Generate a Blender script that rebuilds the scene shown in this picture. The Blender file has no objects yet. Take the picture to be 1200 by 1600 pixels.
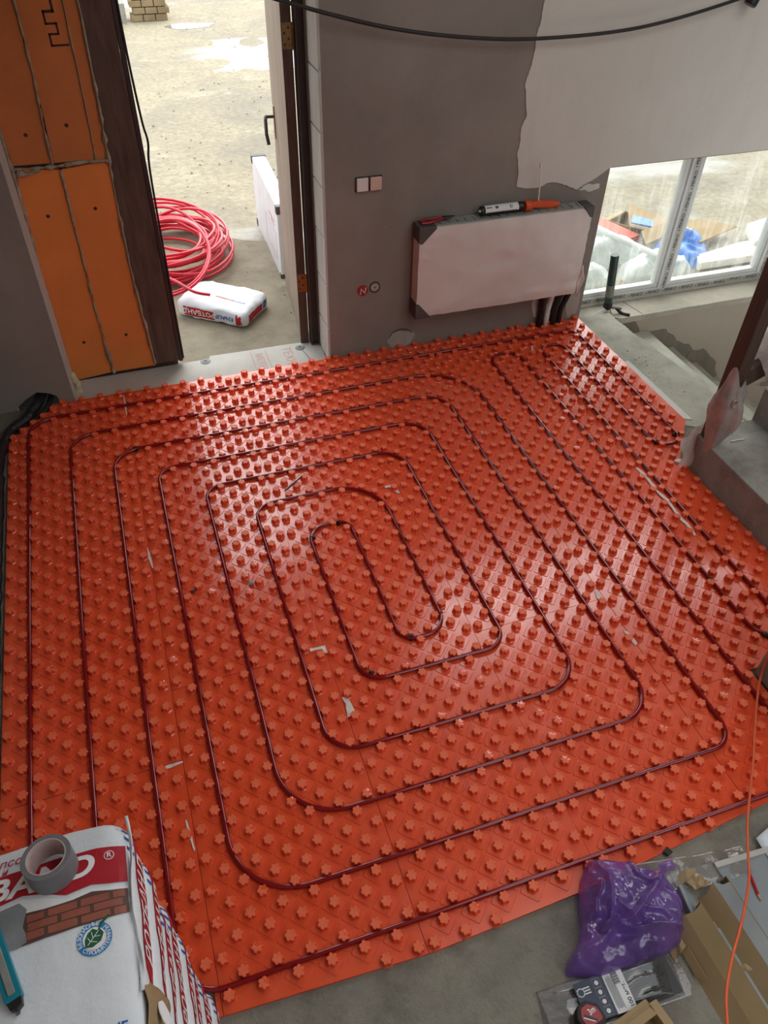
import bpy, bmesh, math, random
from mathutils import Vector, Matrix, noise as mnoise
from mathutils.bvhtree import BVHTree
random.seed(7)
S = bpy.context.scene
COL = S.collection
PI = math.pi

# ---------------------------------------------------------------- camera, sky, light, exposure
cam_d = bpy.data.cameras.new('camera'); cam = bpy.data.objects.new('camera', cam_d); COL.objects.link(cam)
cam.location = (0.19334, -0.75064, 2.49730)
cam.rotation_euler = (0.8112968, -0.0177086, -0.3245101)
cam_d.sensor_fit = 'HORIZONTAL'; cam_d.sensor_width = 36.0; cam_d.lens = 36.0 * 1203.67 / 1200.0
cam_d.clip_start = 0.02; cam_d.clip_end = 200
S.camera = cam

W = bpy.data.worlds.new('overcast_sky'); S.world = W; W.use_nodes = True
nt = W.node_tree; nt.nodes.clear()
wo = nt.nodes.new('ShaderNodeOutputWorld'); bg = nt.nodes.new('ShaderNodeBackground')
bg.inputs['Color'].default_value = (0.93, 0.97, 1.0, 1); bg.inputs['Strength'].default_value = 1.0
nt.links.new(bg.outputs[0], wo.inputs[0])

sun_d = bpy.data.lights.new('hazy_sun', 'SUN'); sun_d.energy = 1.7; sun_d.angle = math.radians(75); sun_d.color = (1.0, 0.985, 0.96)
sun = bpy.data.objects.new('hazy_sun', sun_d); COL.objects.link(sun)
sun.rotation_euler = Vector((0.45, 1.0, 0.85)).to_track_quat('Z', 'Y').to_euler()   # behind thin cloud, beyond the yard
S.view_settings.view_transform = 'Standard'
S.view_settings.look = 'None'
S.view_settings.gamma = 1.0
S.view_settings.use_curve_mapping = False
S.view_settings.exposure = 1.15

# ---------------------------------------------------------------- mesh helpers
class MB:
    def __init__(s): s.v = []; s.f = []; s.mi = []; s.cur = 0
    def add(s, vs, fs):
        b = len(s.v); s.v += [tuple(p) for p in vs]; s.f += [tuple(i + b for i in f) for f in fs]; s.mi += [s.cur] * len(fs); return s
    def box(s, x0, x1, y0, y1, z0, z1, M=None):
        vs = [(x, y, z) for z in (z0, z1) for y in (y0, y1) for x in (x0, x1)]
        if M is not None: vs = [tuple(M @ Vector(p)) for p in vs]
        return s.add(vs, [(0, 2, 3, 1), (4, 5, 7, 6), (0, 1, 5, 4), (2, 6, 7, 3), (0, 4, 6, 2), (1, 3, 7, 5)])
    def prism(s, poly, z0, z1, M=None):
        n = len(poly)
        vs = [(p[0], p[1], z0) for p in poly] + [(p[0], p[1], z1) for p in poly]
        if M is not None: vs = [tuple(M @ Vector(p)) for p in vs]
        fs = [tuple(range(n))[::-1], tuple(range(n, 2 * n))] + [(i, (i + 1) % n, n + (i + 1) % n, n + i) for i in range(n)]
        return s.add(vs, fs)
    def tube(s, pts, r, n=8, cap=True, closed=False, flat=None):
        P = [Vector(p) for p in pts]; m = len(P); rings = []; up = None
        for i, p in enumerate(P):
            a = P[(i - 1) % m] if (i > 0 or closed) else p; b = P[(i + 1) % m] if (i < m - 1 or closed) else p
            t = (b - a)
            t = t.normalized() if t.length > 1e-9 else Vector((0, 0, 1))
            if up is None:
                up = Vector((0, 0, 1)) if abs(t.z) < .9 else Vector((1, 0, 0))
            u = (up - t * up.dot(t))
            u = u.normalized() if u.length > 1e-6 else t.orthogonal().normalized()
            up = u; w = t.cross(u)
            ri = r[i] if isinstance(r, (list, tuple)) else r
            fl = flat if flat else 1.0
            rings.append([p + (w * math.cos(2 * PI * k / n) + u * math.sin(2 * PI * k / n) * fl) * ri for k in range(n)])
        vs = [q for rg in rings for q in rg]; fs = []
        for i in range(m if closed else m - 1):
            j = (i + 1) % m
            for k in range(n): fs.append((i * n + k, i * n + (k + 1) % n, j * n + (k + 1) % n, j * n + k))
        if cap and not closed: fs += [tuple(range(n))[::-1], tuple(range((m - 1) * n, m * n))]
        return s.add(vs, fs)
    def lathe(s, prof, n=24, M=None, close=False):
        vs = []; fs = []
        m = len(prof)
        for k in range(n):
            a = 2 * PI * k / n
            for r, z in prof: vs.append((r * math.cos(a), r * math.sin(a), z))
        for k in range(n):
            j = (k + 1) % n
            for i in range(m - 1 if not close else m):
                i2 = (i + 1) % m
                fs.append((k * m + i, j * m + i, j * m + i2, k * m + i2))
        if not close:
            if prof[0][0] > 1e-6: fs.append(tuple(k * m for k in range(n))[::-1])
            if prof[-1][0] > 1e-6: fs.append(tuple(k * m + m - 1 for k in range(n)))
        if M is not None: vs = [tuple(M @ Vector(p)) for p in vs]
        return s.add(vs, fs)
    def grid(s, nu, nv, fn, closed_u=False):
        vs = [fn(i / (nu if closed_u else nu - 1), j / (nv - 1)) for j in range(nv) for i in range(nu)]; fs = []
        for j in range(nv - 1):
            for i in range(nu if closed_u else nu - 1):
                i2 = (i + 1) % nu
                fs.append((j * nu + i, j * nu + i2, (j + 1) * nu + i2, (j + 1) * nu + i))
        return s.add(vs, fs)
    def mesh(s, name):
        me = bpy.data.meshes.new(name); me.from_pydata(s.v, [], s.f); me.update(); me.validate()
        return me

def props(o, label=None, cat=None, group=None, kind=None):
    if label: o['label'] = label
    if cat: o['category'] = cat
    if group: o['group'] = group
    if kind: o['kind'] = kind
    return o

def fix(me, smooth=False, bevel=0, seg=2, weld=True):
    bm = bmesh.new(); bm.from_mesh(me)
    if weld: bmesh.ops.remove_doubles(bm, verts=bm.verts, dist=1e-5)
    bmesh.ops.recalc_face_normals(bm, faces=bm.faces)
    if bevel:
        es = [e for e in bm.edges if len(e.link_faces) == 2 and e.calc_face_angle(0) > .5]
        bmesh.ops.bevel(bm, geom=es, offset=bevel, segments=seg, affect='EDGES', profile=.5, clamp_overlap=True)
    bm.to_mesh(me); bm.free()
    if smooth:
        me.polygons.foreach_set('use_smooth', [True] * len(me.polygons))
        if smooth != 'all': me.set_sharp_from_angle(angle=math.radians(smooth if isinstance(smooth, (int, float)) and smooth is not True else 40))
    me.update()
    return me

def obj(name, mb, m, parent=None, smooth=False, bevel=0, seg=2, loc=None):
    me = mb.mesh(name) if isinstance(mb, MB) else mb
    if isinstance(mb, MB): fix(me, smooth, bevel, seg)
    ms = m if isinstance(m, (list, tuple)) else [m]
    if not me.materials:
        for q in ms: me.materials.append(q)
    o = bpy.data.objects.new(name, me); COL.objects.link(o)
    if parent: o.parent = parent
    if loc: o.location = loc
    return o

def empty(name, label, cat, loc=(0, 0, 0), rz=0, group=None):
    o = bpy.data.objects.new(name, None); o.empty_display_size = .05; COL.objects.link(o)
    o.location = loc; o.rotation_euler = (0, 0, rz)
    return props(o, label, cat, group)

def struct(name, mb, m, **k): return props(obj(name, mb, m, **k), kind='structure')
def child_world(parent):   # matrix from world to the parent's local frame (parents are unscaled, rotated about z)
    return (Matrix.Translation(parent.location) @ Matrix.Rotation(parent.rotation_euler.z, 4, 'Z')).inverted()
def n3(x, y, z, s=1.0): return mnoise.noise(Vector((x * s, y * s, z * s)))
def rid(x, y, z, s=1.0): return 1 - 2 * abs(n3(x, y, z, s))
def rounded(pts, rads, closed=False, seg=8):
    """polyline with rounded corners"""
    out = []
    P = [Vector(p) for p in pts]; n = len(P)
    for i, p in enumerate(P):
        if not closed and i in (0, n - 1): out.append(p); continue
        a = P[i - 1]; b = P[(i + 1) % n]; r = rads[i] if isinstance(rads, (list, tuple)) else rads
        d1 = (a - p); d2 = (b - p); L1 = d1.length; L2 = d2.length; d1.normalize(); d2.normalize()
        ang = d1.angle(d2); t = min(r / math.tan(ang / 2), L1 * .499, L2 * .499)
        q = t * math.tan(ang / 2); bis = (d1 + d2).normalized(); c = p + bis * (q / math.sin(ang / 2))
        s1 = p + d1 * t; e1 = p + d2 * t; v1 = s1 - c; v2 = e1 - c; tot = v1.angle(v2)
        for k in range(seg + 1):
            f = k / seg; sn = math.sin(tot)
            out.append(c + (v1 * math.sin((1 - f) * tot) + v2 * math.sin(f * tot)) / sn)
    return out
def catmull(pts, k=8):
    P = [Vector(p) for p in pts]; out = []
    for i in range(len(P) - 1):
        p0 = P[max(i - 1, 0)]; p1 = P[i]; p2 = P[i + 1]; p3 = P[min(i + 2, len(P) - 1)]
        for j in range(k):
            t = j / k
            out.append(.5 * ((2 * p1) + (p2 - p0) * t + (2 * p0 - 5 * p1 + 4 * p2 - p3) * t * t + (3 * p1 - p0 - 3 * p2 + p3) * t ** 3))
    out.append(P[-1]); return out

# ---------------------------------------------------------------- materials
def srgb(h):
    c = [int(h[i:i + 2], 16) / 255 for i in (0, 2, 4)]
    return tuple((x / 12.92 if x <= .04045 else ((x + .055) / 1.055) ** 2.4) for x in c) + (1,)
class NT:
    def __init__(s, name):
        s.m = bpy.data.materials.new(name); s.m.use_nodes = True; s.t = s.m.node_tree; s.t.nodes.clear()
        s.out = s.n('ShaderNodeOutputMaterial'); s.co = s.n('ShaderNodeTexCoord')
    def n(s, k, **kw):
        o = s.t.nodes.new(k)
        for a, b in kw.items(): setattr(o, a, b)
        return o
    def l(s, a, b): s.t.links.new(a, b)
    def vec(s, world=False, scale=(1, 1, 1)):
        mp = s.n('ShaderNodeMapping'); mp.inputs['Scale'].default_value = scale
        if world: g = s.n('ShaderNodeNewGeometry'); s.l(g.outputs['Position'], mp.inputs['Vector'])
        else: s.l(s.co.outputs['Object'], mp.inputs['Vector'])
        return mp.outputs[0]
    def noise(s, v, scale, detail=4, rough=.55, dist=0):
        t = s.n('ShaderNodeTexNoise'); t.inputs['Scale'].default_value = scale; t.inputs['Detail'].default_value = detail
        t.inputs['Roughness'].default_value = rough; t.inputs['Distortion'].default_value = dist; s.l(v, t.inputs['Vector']); return t.outputs['Fac']
    def ramp(s, f, stops):
        r = s.n('ShaderNodeValToRGB'); e = r.color_ramp.elements
        while len(e) < len(stops): e.new(.5)
        for q, (p, c) in zip(e, stops): q.position = p; q.color = c if len(c) == 4 else tuple(c) + (1,)
        s.l(f, r.inputs[0]); return r.outputs[0]
    def mix(s, f, a, b, mode='MIX'):
        x = s.n('ShaderNodeMix', data_type='RGBA', blend_type=mode)
        for i, q in ((0, f), (6, a), (7, b)):
            if hasattr(q, 'is_linked') or hasattr(q, 'links'): s.l(q, x.inputs[i])
            else: x.inputs[i].default_value = q
        return x.outputs[2]
    def bump(s, h, strength=.3, dist=.01, prev=None):
        b = s.n('ShaderNodeBump'); b.inputs['Strength'].default_value = strength; b.inputs['Distance'].default_value = dist
        s.l(h, b.inputs['Height'])
        if prev: s.l(prev, b.inputs['Normal'])
        return b.outputs[0]
    def bsdf(s, color, rough=.6, metallic=0, spec=.5, normal=None, **kw):
        p = s.n('ShaderNodeBsdfPrincipled')
        for k, q in (('Base Color', color), ('Roughness', rough), ('Metallic', metallic), ('Specular IOR Level', spec)):
            if hasattr(q, 'links'): s.l(q, p.inputs[k])
            else: p.inputs[k].default_value = q
        for k, q in kw.items(): p.inputs[k].default_value = q
        if normal: s.l(normal, p.inputs['Normal'])
        return p.outputs[0]
    def facing_gloss(s, lo=.04, hi=.7, nrm=None):
        lw = s.n('ShaderNodeLayerWeight'); lw.inputs[0].default_value = .5
        if nrm: s.l(nrm, lw.inputs['Normal'])
        pw = s.n('ShaderNodeMath', operation='POWER'); s.l(lw.outputs['Facing'], pw.inputs[0]); pw.inputs[1].default_value = 4
        m = s.n('ShaderNodeMath', operation='MULTIPLY_ADD'); s.l(pw.outputs[0], m.inputs[0]); m.inputs[1].default_value = hi - lo; m.inputs[2].default_value = lo
        return m.outputs[0]
    def done(s, sh): s.l(sh, s.out.inputs['Surface']); return s.m

def simple(name, c1, c2=None, scale=10, rough=.6, spec=.5, metallic=0, bump=0, bscale=60, bdist=.003, stretch=(1, 1, 1), world=False, detail=5, lo=.3, hi=.7, **kw):
    t = NT(name); a = srgb(c1) if isinstance(c1, str) else c1; v = t.vec(world, stretch)
    col = a
    if c2:
        b = srgb(c2) if isinstance(c2, str) else c2
        col = t.ramp(t.noise(v, scale, detail), [(lo, a), (hi, b)])
    nrm = t.bump(t.noise(v, bscale, 5, .65), bump, bdist) if bump else None
    return t.done(t.bsdf(col, rough, metallic, spec, nrm, **kw))

def concrete(name, c1, c2, dark='57534b', bump=.5, fine=90):
    t = NT(name); v = t.vec(True)
    c = t.ramp(t.noise(v, 2.2, 8, .6, .4), [(.3, srgb(c1)), (.7, srgb(c2))])
    sp = t.noise(v, fine, 3, .7)
    c = t.mix(t.ramp(sp, [(.24, (.7, .7, .7)), (.38, (0, 0, 0))]), c, srgb(dark))
    c = t.mix(t.ramp(t.noise(v, 23, 6, .7), [(.5, (0, 0, 0)), (.8, (.45, .45, .45))]), c, srgb(c2))
    c = t.mix(t.ramp(t.noise(v, 7, 6, .7), [(.35, (.4, .4, .4)), (.55, (0, 0, 0))]), c, srgb(dark)); nb = t.bump(t.noise(v, 30, 8, .7), bump, .006); nb = t.bump(sp, bump * .6, .003, nb)
    return t.done(t.bsdf(c, .9, 0, .25, nb))

M = {}
M['floor'] = concrete('floor_concrete', '7d796e', '9a9587', '4f4b43', 1.0, 120)
M['stair'] = concrete('stair_concrete', '8c8981', 'a5a198', '4f4a45', .9, 110)
M['slab_light'] = concrete('landing_concrete', 'b2b1a3', 'cccbbc', '8a877b', .6, 130)
M['sill'] = concrete('sill_plaster', 'b3ac9d', 'c4bdae', '9c9588', .35, 110)

def plaster(name, c1, c2, c3, bump=.25):
    t = NT(name); v = t.vec(True)
    c = t.ramp(t.noise(v, 1.3, 7, .6, .3), [(.3, srgb(c1)), (.7, srgb(c2))])
    streak = t.noise(t.vec(True, (5, 5, .8)), 2.0, 6, .65)
    c = t.mix(t.ramp(streak, [(.5, (0, 0, 0)), (.75, (.5, .5, .5))]), c, srgb(c3))
    sp = t.noise(t.vec(True, (1, 1, 2.5)), 26, 4, .7)
    c = t.mix(t.ramp(sp, [(.66, (0, 0, 0)), (.76, (.35, .35, .35))]), c, srgb('55504b'))
    nb = t.bump(t.noise(v, 14, 8, .65), bump, .006)
    return t.done(t.bsdf(c, .88, 0, .25, nb))
M['wall'] = plaster('grey_plaster', '7f766f', '9a9087', '8c7c73', .4)
M['white_wall'] = plaster('white_plaster', 'c9c4ba', 'd4cfc6', 'c9bdb5', .2)
M['reveal'] = plaster('reveal_blocks', 'b9b5ad', 'cdc9c2', '9d9891', .5)
M['low_wall'] = plaster('lower_wall', 'b0a593', 'bbb09f', 'aea18e', .15)
M['bare_wall'] = plaster('bare_wall', '7d756a', '8d8578', '6d655b', .8)
M['patch_grey'] = plaster('filler_grey', 'a09c94', 'b5b0a8', '8f8b84', .7)

t = NT('mat_plastic'); v = t.vec(True)
c = t.ramp(t.noise(v, 1.7, 4), [(.3, srgb('e5502a')), (.7, srgb('ee5c34'))])
c = t.mix(t.ramp(t.noise(v, 55, 5, .7), [(.6, (0, 0, 0)), (.85, (.25, .25, .25))]), c, srgb('e58a6c'))
M['mat'] = t.done(t.bsdf(c, t.ramp(t.noise(v, 9, 4), [(.35, (.16,) * 3), (.7, (.29,) * 3)]), 0, .85, t.bump(t.noise(v, 45, 4), .07, .003)))
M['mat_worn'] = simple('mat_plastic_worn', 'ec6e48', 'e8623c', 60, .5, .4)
M['pipe'] = simple('pipe_red', '8c0c14', '7a0a12', 6, .13, .6)
M['coil'] = simple('coil_red', 'd92a40', 'cc2438', 5, .35, .5)
M['white_scrap'] = simple('scrap_white', 'efe6df', 'd9c8bf', 30, .6)
M['black'] = simple('black_plastic', '141414', '202020', 20, .4)
M['black_film'] = simple('black_film', '16171a', '24262a', 9, .35, .5, bump=.6, bscale=18, bdist=.02)
M['rubber'] = simple('black_rubber', '1a1918', '2b2825', 14, .6)
M['xps'] = simple('orange_insulation', 'ea8a45', 'd97f40', 4, .75, .3, bump=.15, bscale=120)
M['xps_shaded'] = simple('orange_insulation_shaded', 'd07c44', 'b96d3d', 4, .78, .3, bump=.2, bscale=90)  # same orange sheets, shade on the upper ones put into the colour
M['foam'] = simple('foam_seam', 'b5a893', '8a7d6c', 25, .9, .2, bump=.9, bscale=60, bdist=.01)
M['foam_pale'] = simple('foam_pale', 'dccfab', 'c4b58f', 20, .85, .2, bump=.9, bscale=40, bdist=.01)
M['board'] = simple('dark_board', '6b5348', '4f3d35', 6, .8, .3, stretch=(6, 6, .8), bump=.4, bscale=20)
M['darkmetal'] = simple('dark_primer_metal', '41302b', '33262a', 12, .5, .5)
M['wood'] = simple('door_wood', 'a39382', '85766a', 5, .7, .3, stretch=(8, 8, .5), bump=.2, bscale=20)
M['post'] = simple('stained_timber', '5b463b', '46352d', 5, .55, .4, stretch=(9, 9, .9), bump=.25, bscale=20)
M['brass'] = simple('brass', '9b8152', '7d663d', 30, .4, .5, .8)
M['steel'] = simple('steel', 'b7b7b5', '8f8f8d', 30, .3, .5, .9)
M['pvc'] = simple('white_pvc', 'e4e6e3', 'dcdedb', 6, .35, .5)
M['tape_label'] = simple('film_label', 'cfcfc8', 'bdbdb6', 12, .5, .5)
M['ink'] = simple('black_ink', '1d1d1f', None, rough=.6)
M['inkgrey'] = simple('grey_ink', '6e6e70', None, rough=.6)
M['insul_board'] = simple('grey_insulation', 'c7c5bd', 'b5b3ab', 5, .8, .3, bump=.15, bscale=80)
M['fadedred'] = simple('faded_red_ink', 'c58c84', 'bd9d95', 25, .8)
M['brick'] = simple('far_brick', '9d8b6c', '7d6c52', 4, .9, .2)
M['paper'] = simple('sack_paper', 'e4e8ec', 'd6dbe0', 6, .45, .4, bump=.45, bscale=11, bdist=.012)
M['kraft'] = simple('kraft_paper', 'a38a68', '927a5a', 9, .75, .3, bump=.3, bscale=20)
M['sackred'] = simple('print_red', 'b51f2c', 'a81b27', 6, .5, .4)
M['sackblue'] = simple('print_blue', '1c5fb0', '1a55a0', 6, .5, .4)
M['logoblue'] = simple('print_light_blue', '1f86c4', None, rough=.5)
M['leafgreen'] = simple('print_green', '1f5a3a', None, rough=.5)
M['printwhite'] = simple('print_white', 'e6e6e6', None, rough=.5)
M['printgrey'] = simple('print_grey', '8f9193', '74777a', 20, .5)
M['printbrick'] = simple('print_brick', '9c5a48', '8a4d3e', 14, .5)
M['printjoint'] = simple('print_joint', '5a4038', None, rough=.5)
M['ducttape'] = simple('duct_tape_grey', '77787a', '6c6d6f', 20, .45, .5)
M['tapecore'] = simple('tape_core', 'c9b3ae', 'b9a49f', 16, .7)
M['teal'] = simple('teal_plastic', '0f7f93', '0d7588', 8, .4)
M['gripgrey'] = simple('grip_grey', '8d8d86', '7d7d76', 20, .6)
M['card'] = simple('cardboard', 'ab9470', '9d8562', 5, .85, .2, bump=.15, bscale=40)
M['card_in'] = simple('cardboard_inside', '8f7b5c', '85714f', 6, .9, .2)
M['profile'] = simple('grey_profile', '8e9291', '7f8382', 8, .45, .5)
M['ledge'] = simple('grey_board', '969c9f', '868c8f', 7, .5, .4)
M['whitepaper'] = simple('white_sheet', 'dfe8ee', None, rough=.6)
M['cord'] = simple('orange_cord', 'e8683a', 'de5c30', 20, .45)
M['radwrap'] = simple('radiator_wrap', 'e3d9d2', 'd8cbc3', 3, .35, .5, bump=.35, bscale=14, bdist=.006, stretch=(1, 1, 1.0))
M['corner'] = simple('corner_guard', '5c5856', '4a4745', 12, .6)
M['radtop'] = simple('radiator_top', '9b9a94', '8a8983', 9, .6)
M['orange'] = simple('orange_tool', 'e0561c', 'd54d16', 12, .4)
M['redtool'] = simple('red_tool', 'a8232a', '8f1d24', 12, .4)
M['darkgreen'] = simple('dark_green_tube', '2f4a40', '27413a', 12, .35)
M['navy'] = simple('navy_label', '1b2a48', '16233d', 12, .4)
M['switchw'] = simple('switch_white', 'e6e0d8', None, rough=.4)
M['switchp'] = simple('switch_pink', 'd9b8a6', None, rough=.4)
M['socketred'] = simple('socket_red', 'b4342c', 'a02c26', 10, .6)
M['bluebag'] = simple('blue_sack', '2a7fd8', '1f6cc4', 5, .35, .5, bump=.4, bscale=15, bdist=.02)
M['eps'] = simple('white_foam_board', 'eceae4', 'e2dfd8', 10, .8, .2)
M['redsheet'] = simple('orange_red_sheet', 'd9502f', 'c4452a', 5, .5)
M['pencilred'] = simple('pencil_red', 'b8202c', None, rough=.4)
M['pencilwood'] = simple('pencil_wood', 'caa57a', None, rough=.7)
M['mark'] = simple('marker_line', '3a1a10', None, rough=.7)
M['crumb'] = simple('crumbs', 'b5b2a8', '6b665d', 40, .9)

def film(name, tint, alpha=.45, rough=.15, gloss=.25, transl=.5, bscale=20, bump=.3):
    t = NT(name); v = t.vec(True)
    nb = t.bump(t.noise(v, bscale, 5, .6), bump, .01)
    tr = t.n('ShaderNodeBsdfTransparent'); tr.inputs[0].default_value = tuple(.5 + .5 * x for x in tint[:3]) + (1,)
    di = t.n('ShaderNodeBsdfDiffuse'); di.inputs[0].default_value = tint
    tl = t.n('ShaderNodeBsdfTranslucent'); tl.inputs[0].default_value = tint
    gl = t.n('ShaderNodeBsdfGlossy'); gl.inputs['Roughness'].default_value = rough; t.l(nb, gl.inputs['Normal'])
    t.l(nb, di.inputs['Normal'])
    a = t.n('ShaderNodeMixShader'); a.inputs[0].default_value = transl; t.l(di.outputs[0], a.inputs[1]); t.l(tl.outputs[0], a.inputs[2])
    b = t.n('ShaderNodeMixShader'); t.l(a.outputs[0], b.inputs[2]); t.l(tr.outputs[0], b.inputs[1])
    am = t.ramp(t.noise(v, 9, 5, .6), [(.3, (alpha * .6,) * 3), (.7, (min(1, alpha * 1.35),) * 3)]); t.l(am, b.inputs[0])
    g = t.n('ShaderNodeMixShader'); t.l(t.facing_gloss(.04 + gloss * .12, .75, nb), g.inputs[0]); t.l(b.outputs[0], g.inputs[1]); t.l(gl.outputs[0], g.inputs[2])
    return t.done(g.outputs[0])
M['poly'] = film('polythene', (.66, .58, .54, 1), .85, .2, .5, .45)
M['clearfilm'] = film('clear_film', (.72, .66, .60, 1), .25, .10, .4, .4, 12, .4)
M['packfilm'] = film('pack_film', (.42, .40, .39, 1), .16, .10, .15, .3, 9, .15)
M['purple'] = film('purple_bag', (.34, .17, .66, 1), .60, .10, .35, .45, 22, .3)
M['sackfilm'] = film('pale_sack_film', (.78, .84, .80, 1), .9, .3, .5, .3, 16, .6)
t = NT('dirty_glass'); v = t.vec(True)
tr = t.n('ShaderNodeBsdfTransparent'); tr.inputs[0].default_value = (.96, .98, .97, 1)
gl = t.n('ShaderNodeBsdfGlossy'); gl.inputs['Roughness'].default_value = .02
a = t.n('ShaderNodeMixShader'); t.l(t.facing_gloss(.03, .5), a.inputs[0]); t.l(tr.outputs[0], a.inputs[1]); t.l(gl.outputs[0], a.inputs[2])
dd = t.n('ShaderNodeBsdfTranslucent'); dd.inputs[0].default_value = (.8, .8, .74, 1)
st = t.noise(t.vec(True, (16, 16, 1.3)), 1.6, 7, .75, .6); bl = t.noise(v, 3.0, 4, .6)
mm = t.n('ShaderNodeMath', operation='MULTIPLY'); t.l(st, mm.inputs[0]); t.l(bl, mm.inputs[1])
df = t.ramp(mm.outputs[0], [(.24, (.02,) * 3), (.5, (.34,) * 3)])
b = t.n('ShaderNodeMixShader'); t.l(df, b.inputs[0]); t.l(a.outputs[0], b.inputs[1]); t.l(dd.outputs[0], b.inputs[2])
M['glass'] = t.done(b.outputs[0])

t = NT('yard_dirt'); v = t.vec(True)
c = t.ramp(t.noise(v, .9, 9, .62, .5), [(.28, srgb('857f72')), (.5, srgb('a1977f')), (.72, srgb('b3a88c'))])
c = t.mix(t.ramp(t.noise(v, 18, 7, .75), [(.35, (.65,) * 3), (.6, (0, 0, 0))]), c, srgb('746b58')); c = t.mix(t.ramp(t.noise(v, 1.6, 8, .7, 1.0), [(.55, (0, 0, 0)), (.75, (.7, .7, .7))]), c, srgb('c0b8a4'))
pud = t.ramp(t.noise(t.vec(True, (.55, 1, 1)), .55, 5, .6, .3), [(.56, (0, 0, 0)), (.66, (1, 1, 1))])
c = t.mix(pud, c, srgb('8f8a7c'))
rg = t.ramp(pud, [(0, (.85,) * 3), (1, (.12,) * 3)])
nb = t.bump(t.noise(v, 7, 9, .75), .8, .03)
M['yard'] = t.done(t.bsdf(c, rg, 0, .5, nb))
M['puddle'] = simple('puddle_water', '8d8a80', None, rough=.04, spec=.9)
M['wet_mud'] = simple('wet_mud', '9a9a96', '8a877c', 3, .55, .4, world=True)
M['pad'] = concrete('outer_concrete', '877f6d', '9a917d', '655d50', .7, 80)

# ---------------------------------------------------------------- text helper
def text_mesh(s, size=1.0, bold=0.0, shear=0.0, space=1.0, cut=None):
    cu = bpy.data.curves.new('letters', 'FONT'); cu.body = s; cu.size = size; cu.align_x = 'CENTER'; cu.align_y = 'CENTER'
    cu.offset = bold * size; cu.shear = shear; cu.space_character = space; cu.resolution_u = 5
    o = bpy.data.objects.new('letters', cu); COL.objects.link(o)
    dg = bpy.context.evaluated_depsgraph_get(); dg.update()
    me = bpy.data.meshes.new_from_object(o.evaluated_get(dg))
    bpy.data.objects.remove(o); bpy.data.curves.remove(cu)
    bm = bmesh.new(); bm.from_mesh(me); bmesh.ops.triangulate(bm, faces=bm.faces)
    bm.verts.index_update()
    vs = [v.co.copy() for v in bm.verts]; fs = [tuple(v.index for v in f.verts) for f in bm.faces]
    bm.free(); bpy.data.meshes.remove(me)
    return vs, fs
def flat_text(mb, s, size, fn, **k):
    vs, fs = text_mesh(s, size, **k)
    mb.add([fn(v.x, v.y) for v in vs], fs)
def subdiv_poly(poly, maxlen):
    bm = bmesh.new(); vs = [bm.verts.new((p[0], p[1], 0)) for p in poly]; bm.faces.new(vs)
    bmesh.ops.triangulate(bm, faces=bm.faces)
    for _ in range(6):
        es = [e for e in bm.edges if e.calc_length() > maxlen]
        if not es: break
        bmesh.ops.subdivide_edges(bm, edges=es, cuts=1); bmesh.ops.triangulate(bm, faces=bm.faces)
    bm.verts.index_update(); out = [v.co.copy() for v in bm.verts], [tuple(v.index for v in f.verts) for f in bm.faces]; bm.free(); return out
def wobble(pts, amp, step, seed=0):
    """densify a polyline/polygon outline and roughen it"""
    out = []
    n = len(pts)
    for i in range(n):
        a = Vector(pts[i]).to_2d(); b = Vector(pts[(i + 1) % n]).to_2d(); k = max(1, int((b - a).length / step))
        d = (b - a); nrm = Vector((-d.y, d.x)).normalized() if d.length else Vector((0, 0))
        for j in range(k):
            p = a + d * j / k
            q = p + nrm * amp * (n3(p.x * 3 + seed, p.y * 3, seed, 4) + .6 * n3(p.x * 9, p.y * 9, seed + 5, 5)) * (0 if j == 0 else 1)
            out.append((q.x, q.y))
    return out

# ================================================================ SETTING
ZF = -.020                       # concrete floor level; the pipe centres lie at z = 0
YW = 3.10                        # inner face of the back wall
SX = 3.13                        # edge of the floor at the stairs going down
fl = MB()
fl.prism([(-.9, -2.4), (3.6, -2.4), (3.6, .3), (2.62, .46), (2.62, 1.66), (SX + .09, 1.66), (SX + .07, 2.18), (SX - .03, 2.98), (SX - .03, YW), (-.9, YW)], ZF - .22, ZF)
struct('floor', fl, M['floor'])
ld = MB(); ld.prism(wobble([(2.86, 1.9), (3.2, 1.7), (SX + .07, 2.18), (SX - .03, 2.98), (SX - .03, YW), (2.86, YW)], .006, .05), ZF - .01, ZF + .004)
struct('floor_landing', ld, M['slab_light'])

def wall_xz(mb, x0, x1, z0, z1, y0=YW, y1=3.52): mb.box(x0, x1, y0, y1, z0, z1)
wb = MB()
# left piece has a broken hole low down beside the mat corner
hole = [(-.9, -.3), (-.9, 5), (-.26, 5), (-.26, -.3), (-.33, -.3), (-.335, -.02), (-.345, .035), (-.385, .062), (-.44, .078), (-.50, .045), (-.56, .0), (-.60, -.3)]
wb.prism([(x, z) for x, z in hole], 0, .42, Matrix(((1, 0, 0, 0), (0, 0, -1, 3.52), (0, 1, 0, 0), (0, 0, 0, 1))))
wall_xz(wb, -.26, 1.20, 2.1, 2.3); wall_xz(wb, -.26, 1.2, 2.3, 4.2); wall_xz(wb, -.26, 1.20, 4.2, 5)
wall_xz(wb, 1.20, 2.87, -.3, 2.3); wall_xz(wb, 1.20, 2.0, 2.3, 4.2); wall_xz(wb, 1.20, 2.87, 4.2, 5)
wall_xz(wb, 2.87, 5.4, .93, 2.3); wall_xz(wb, 2.87, 5.4, 4.1, 5); wall_xz(wb, 5.4, 7.5, -.3, 2.3); wall_xz(wb, 5.4, 7.5, 4.1, 5); wall_xz(wb, 6.2, 7.5, 2.3, 4.1)
struct('wall_back', wb, M['wall'])
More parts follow.
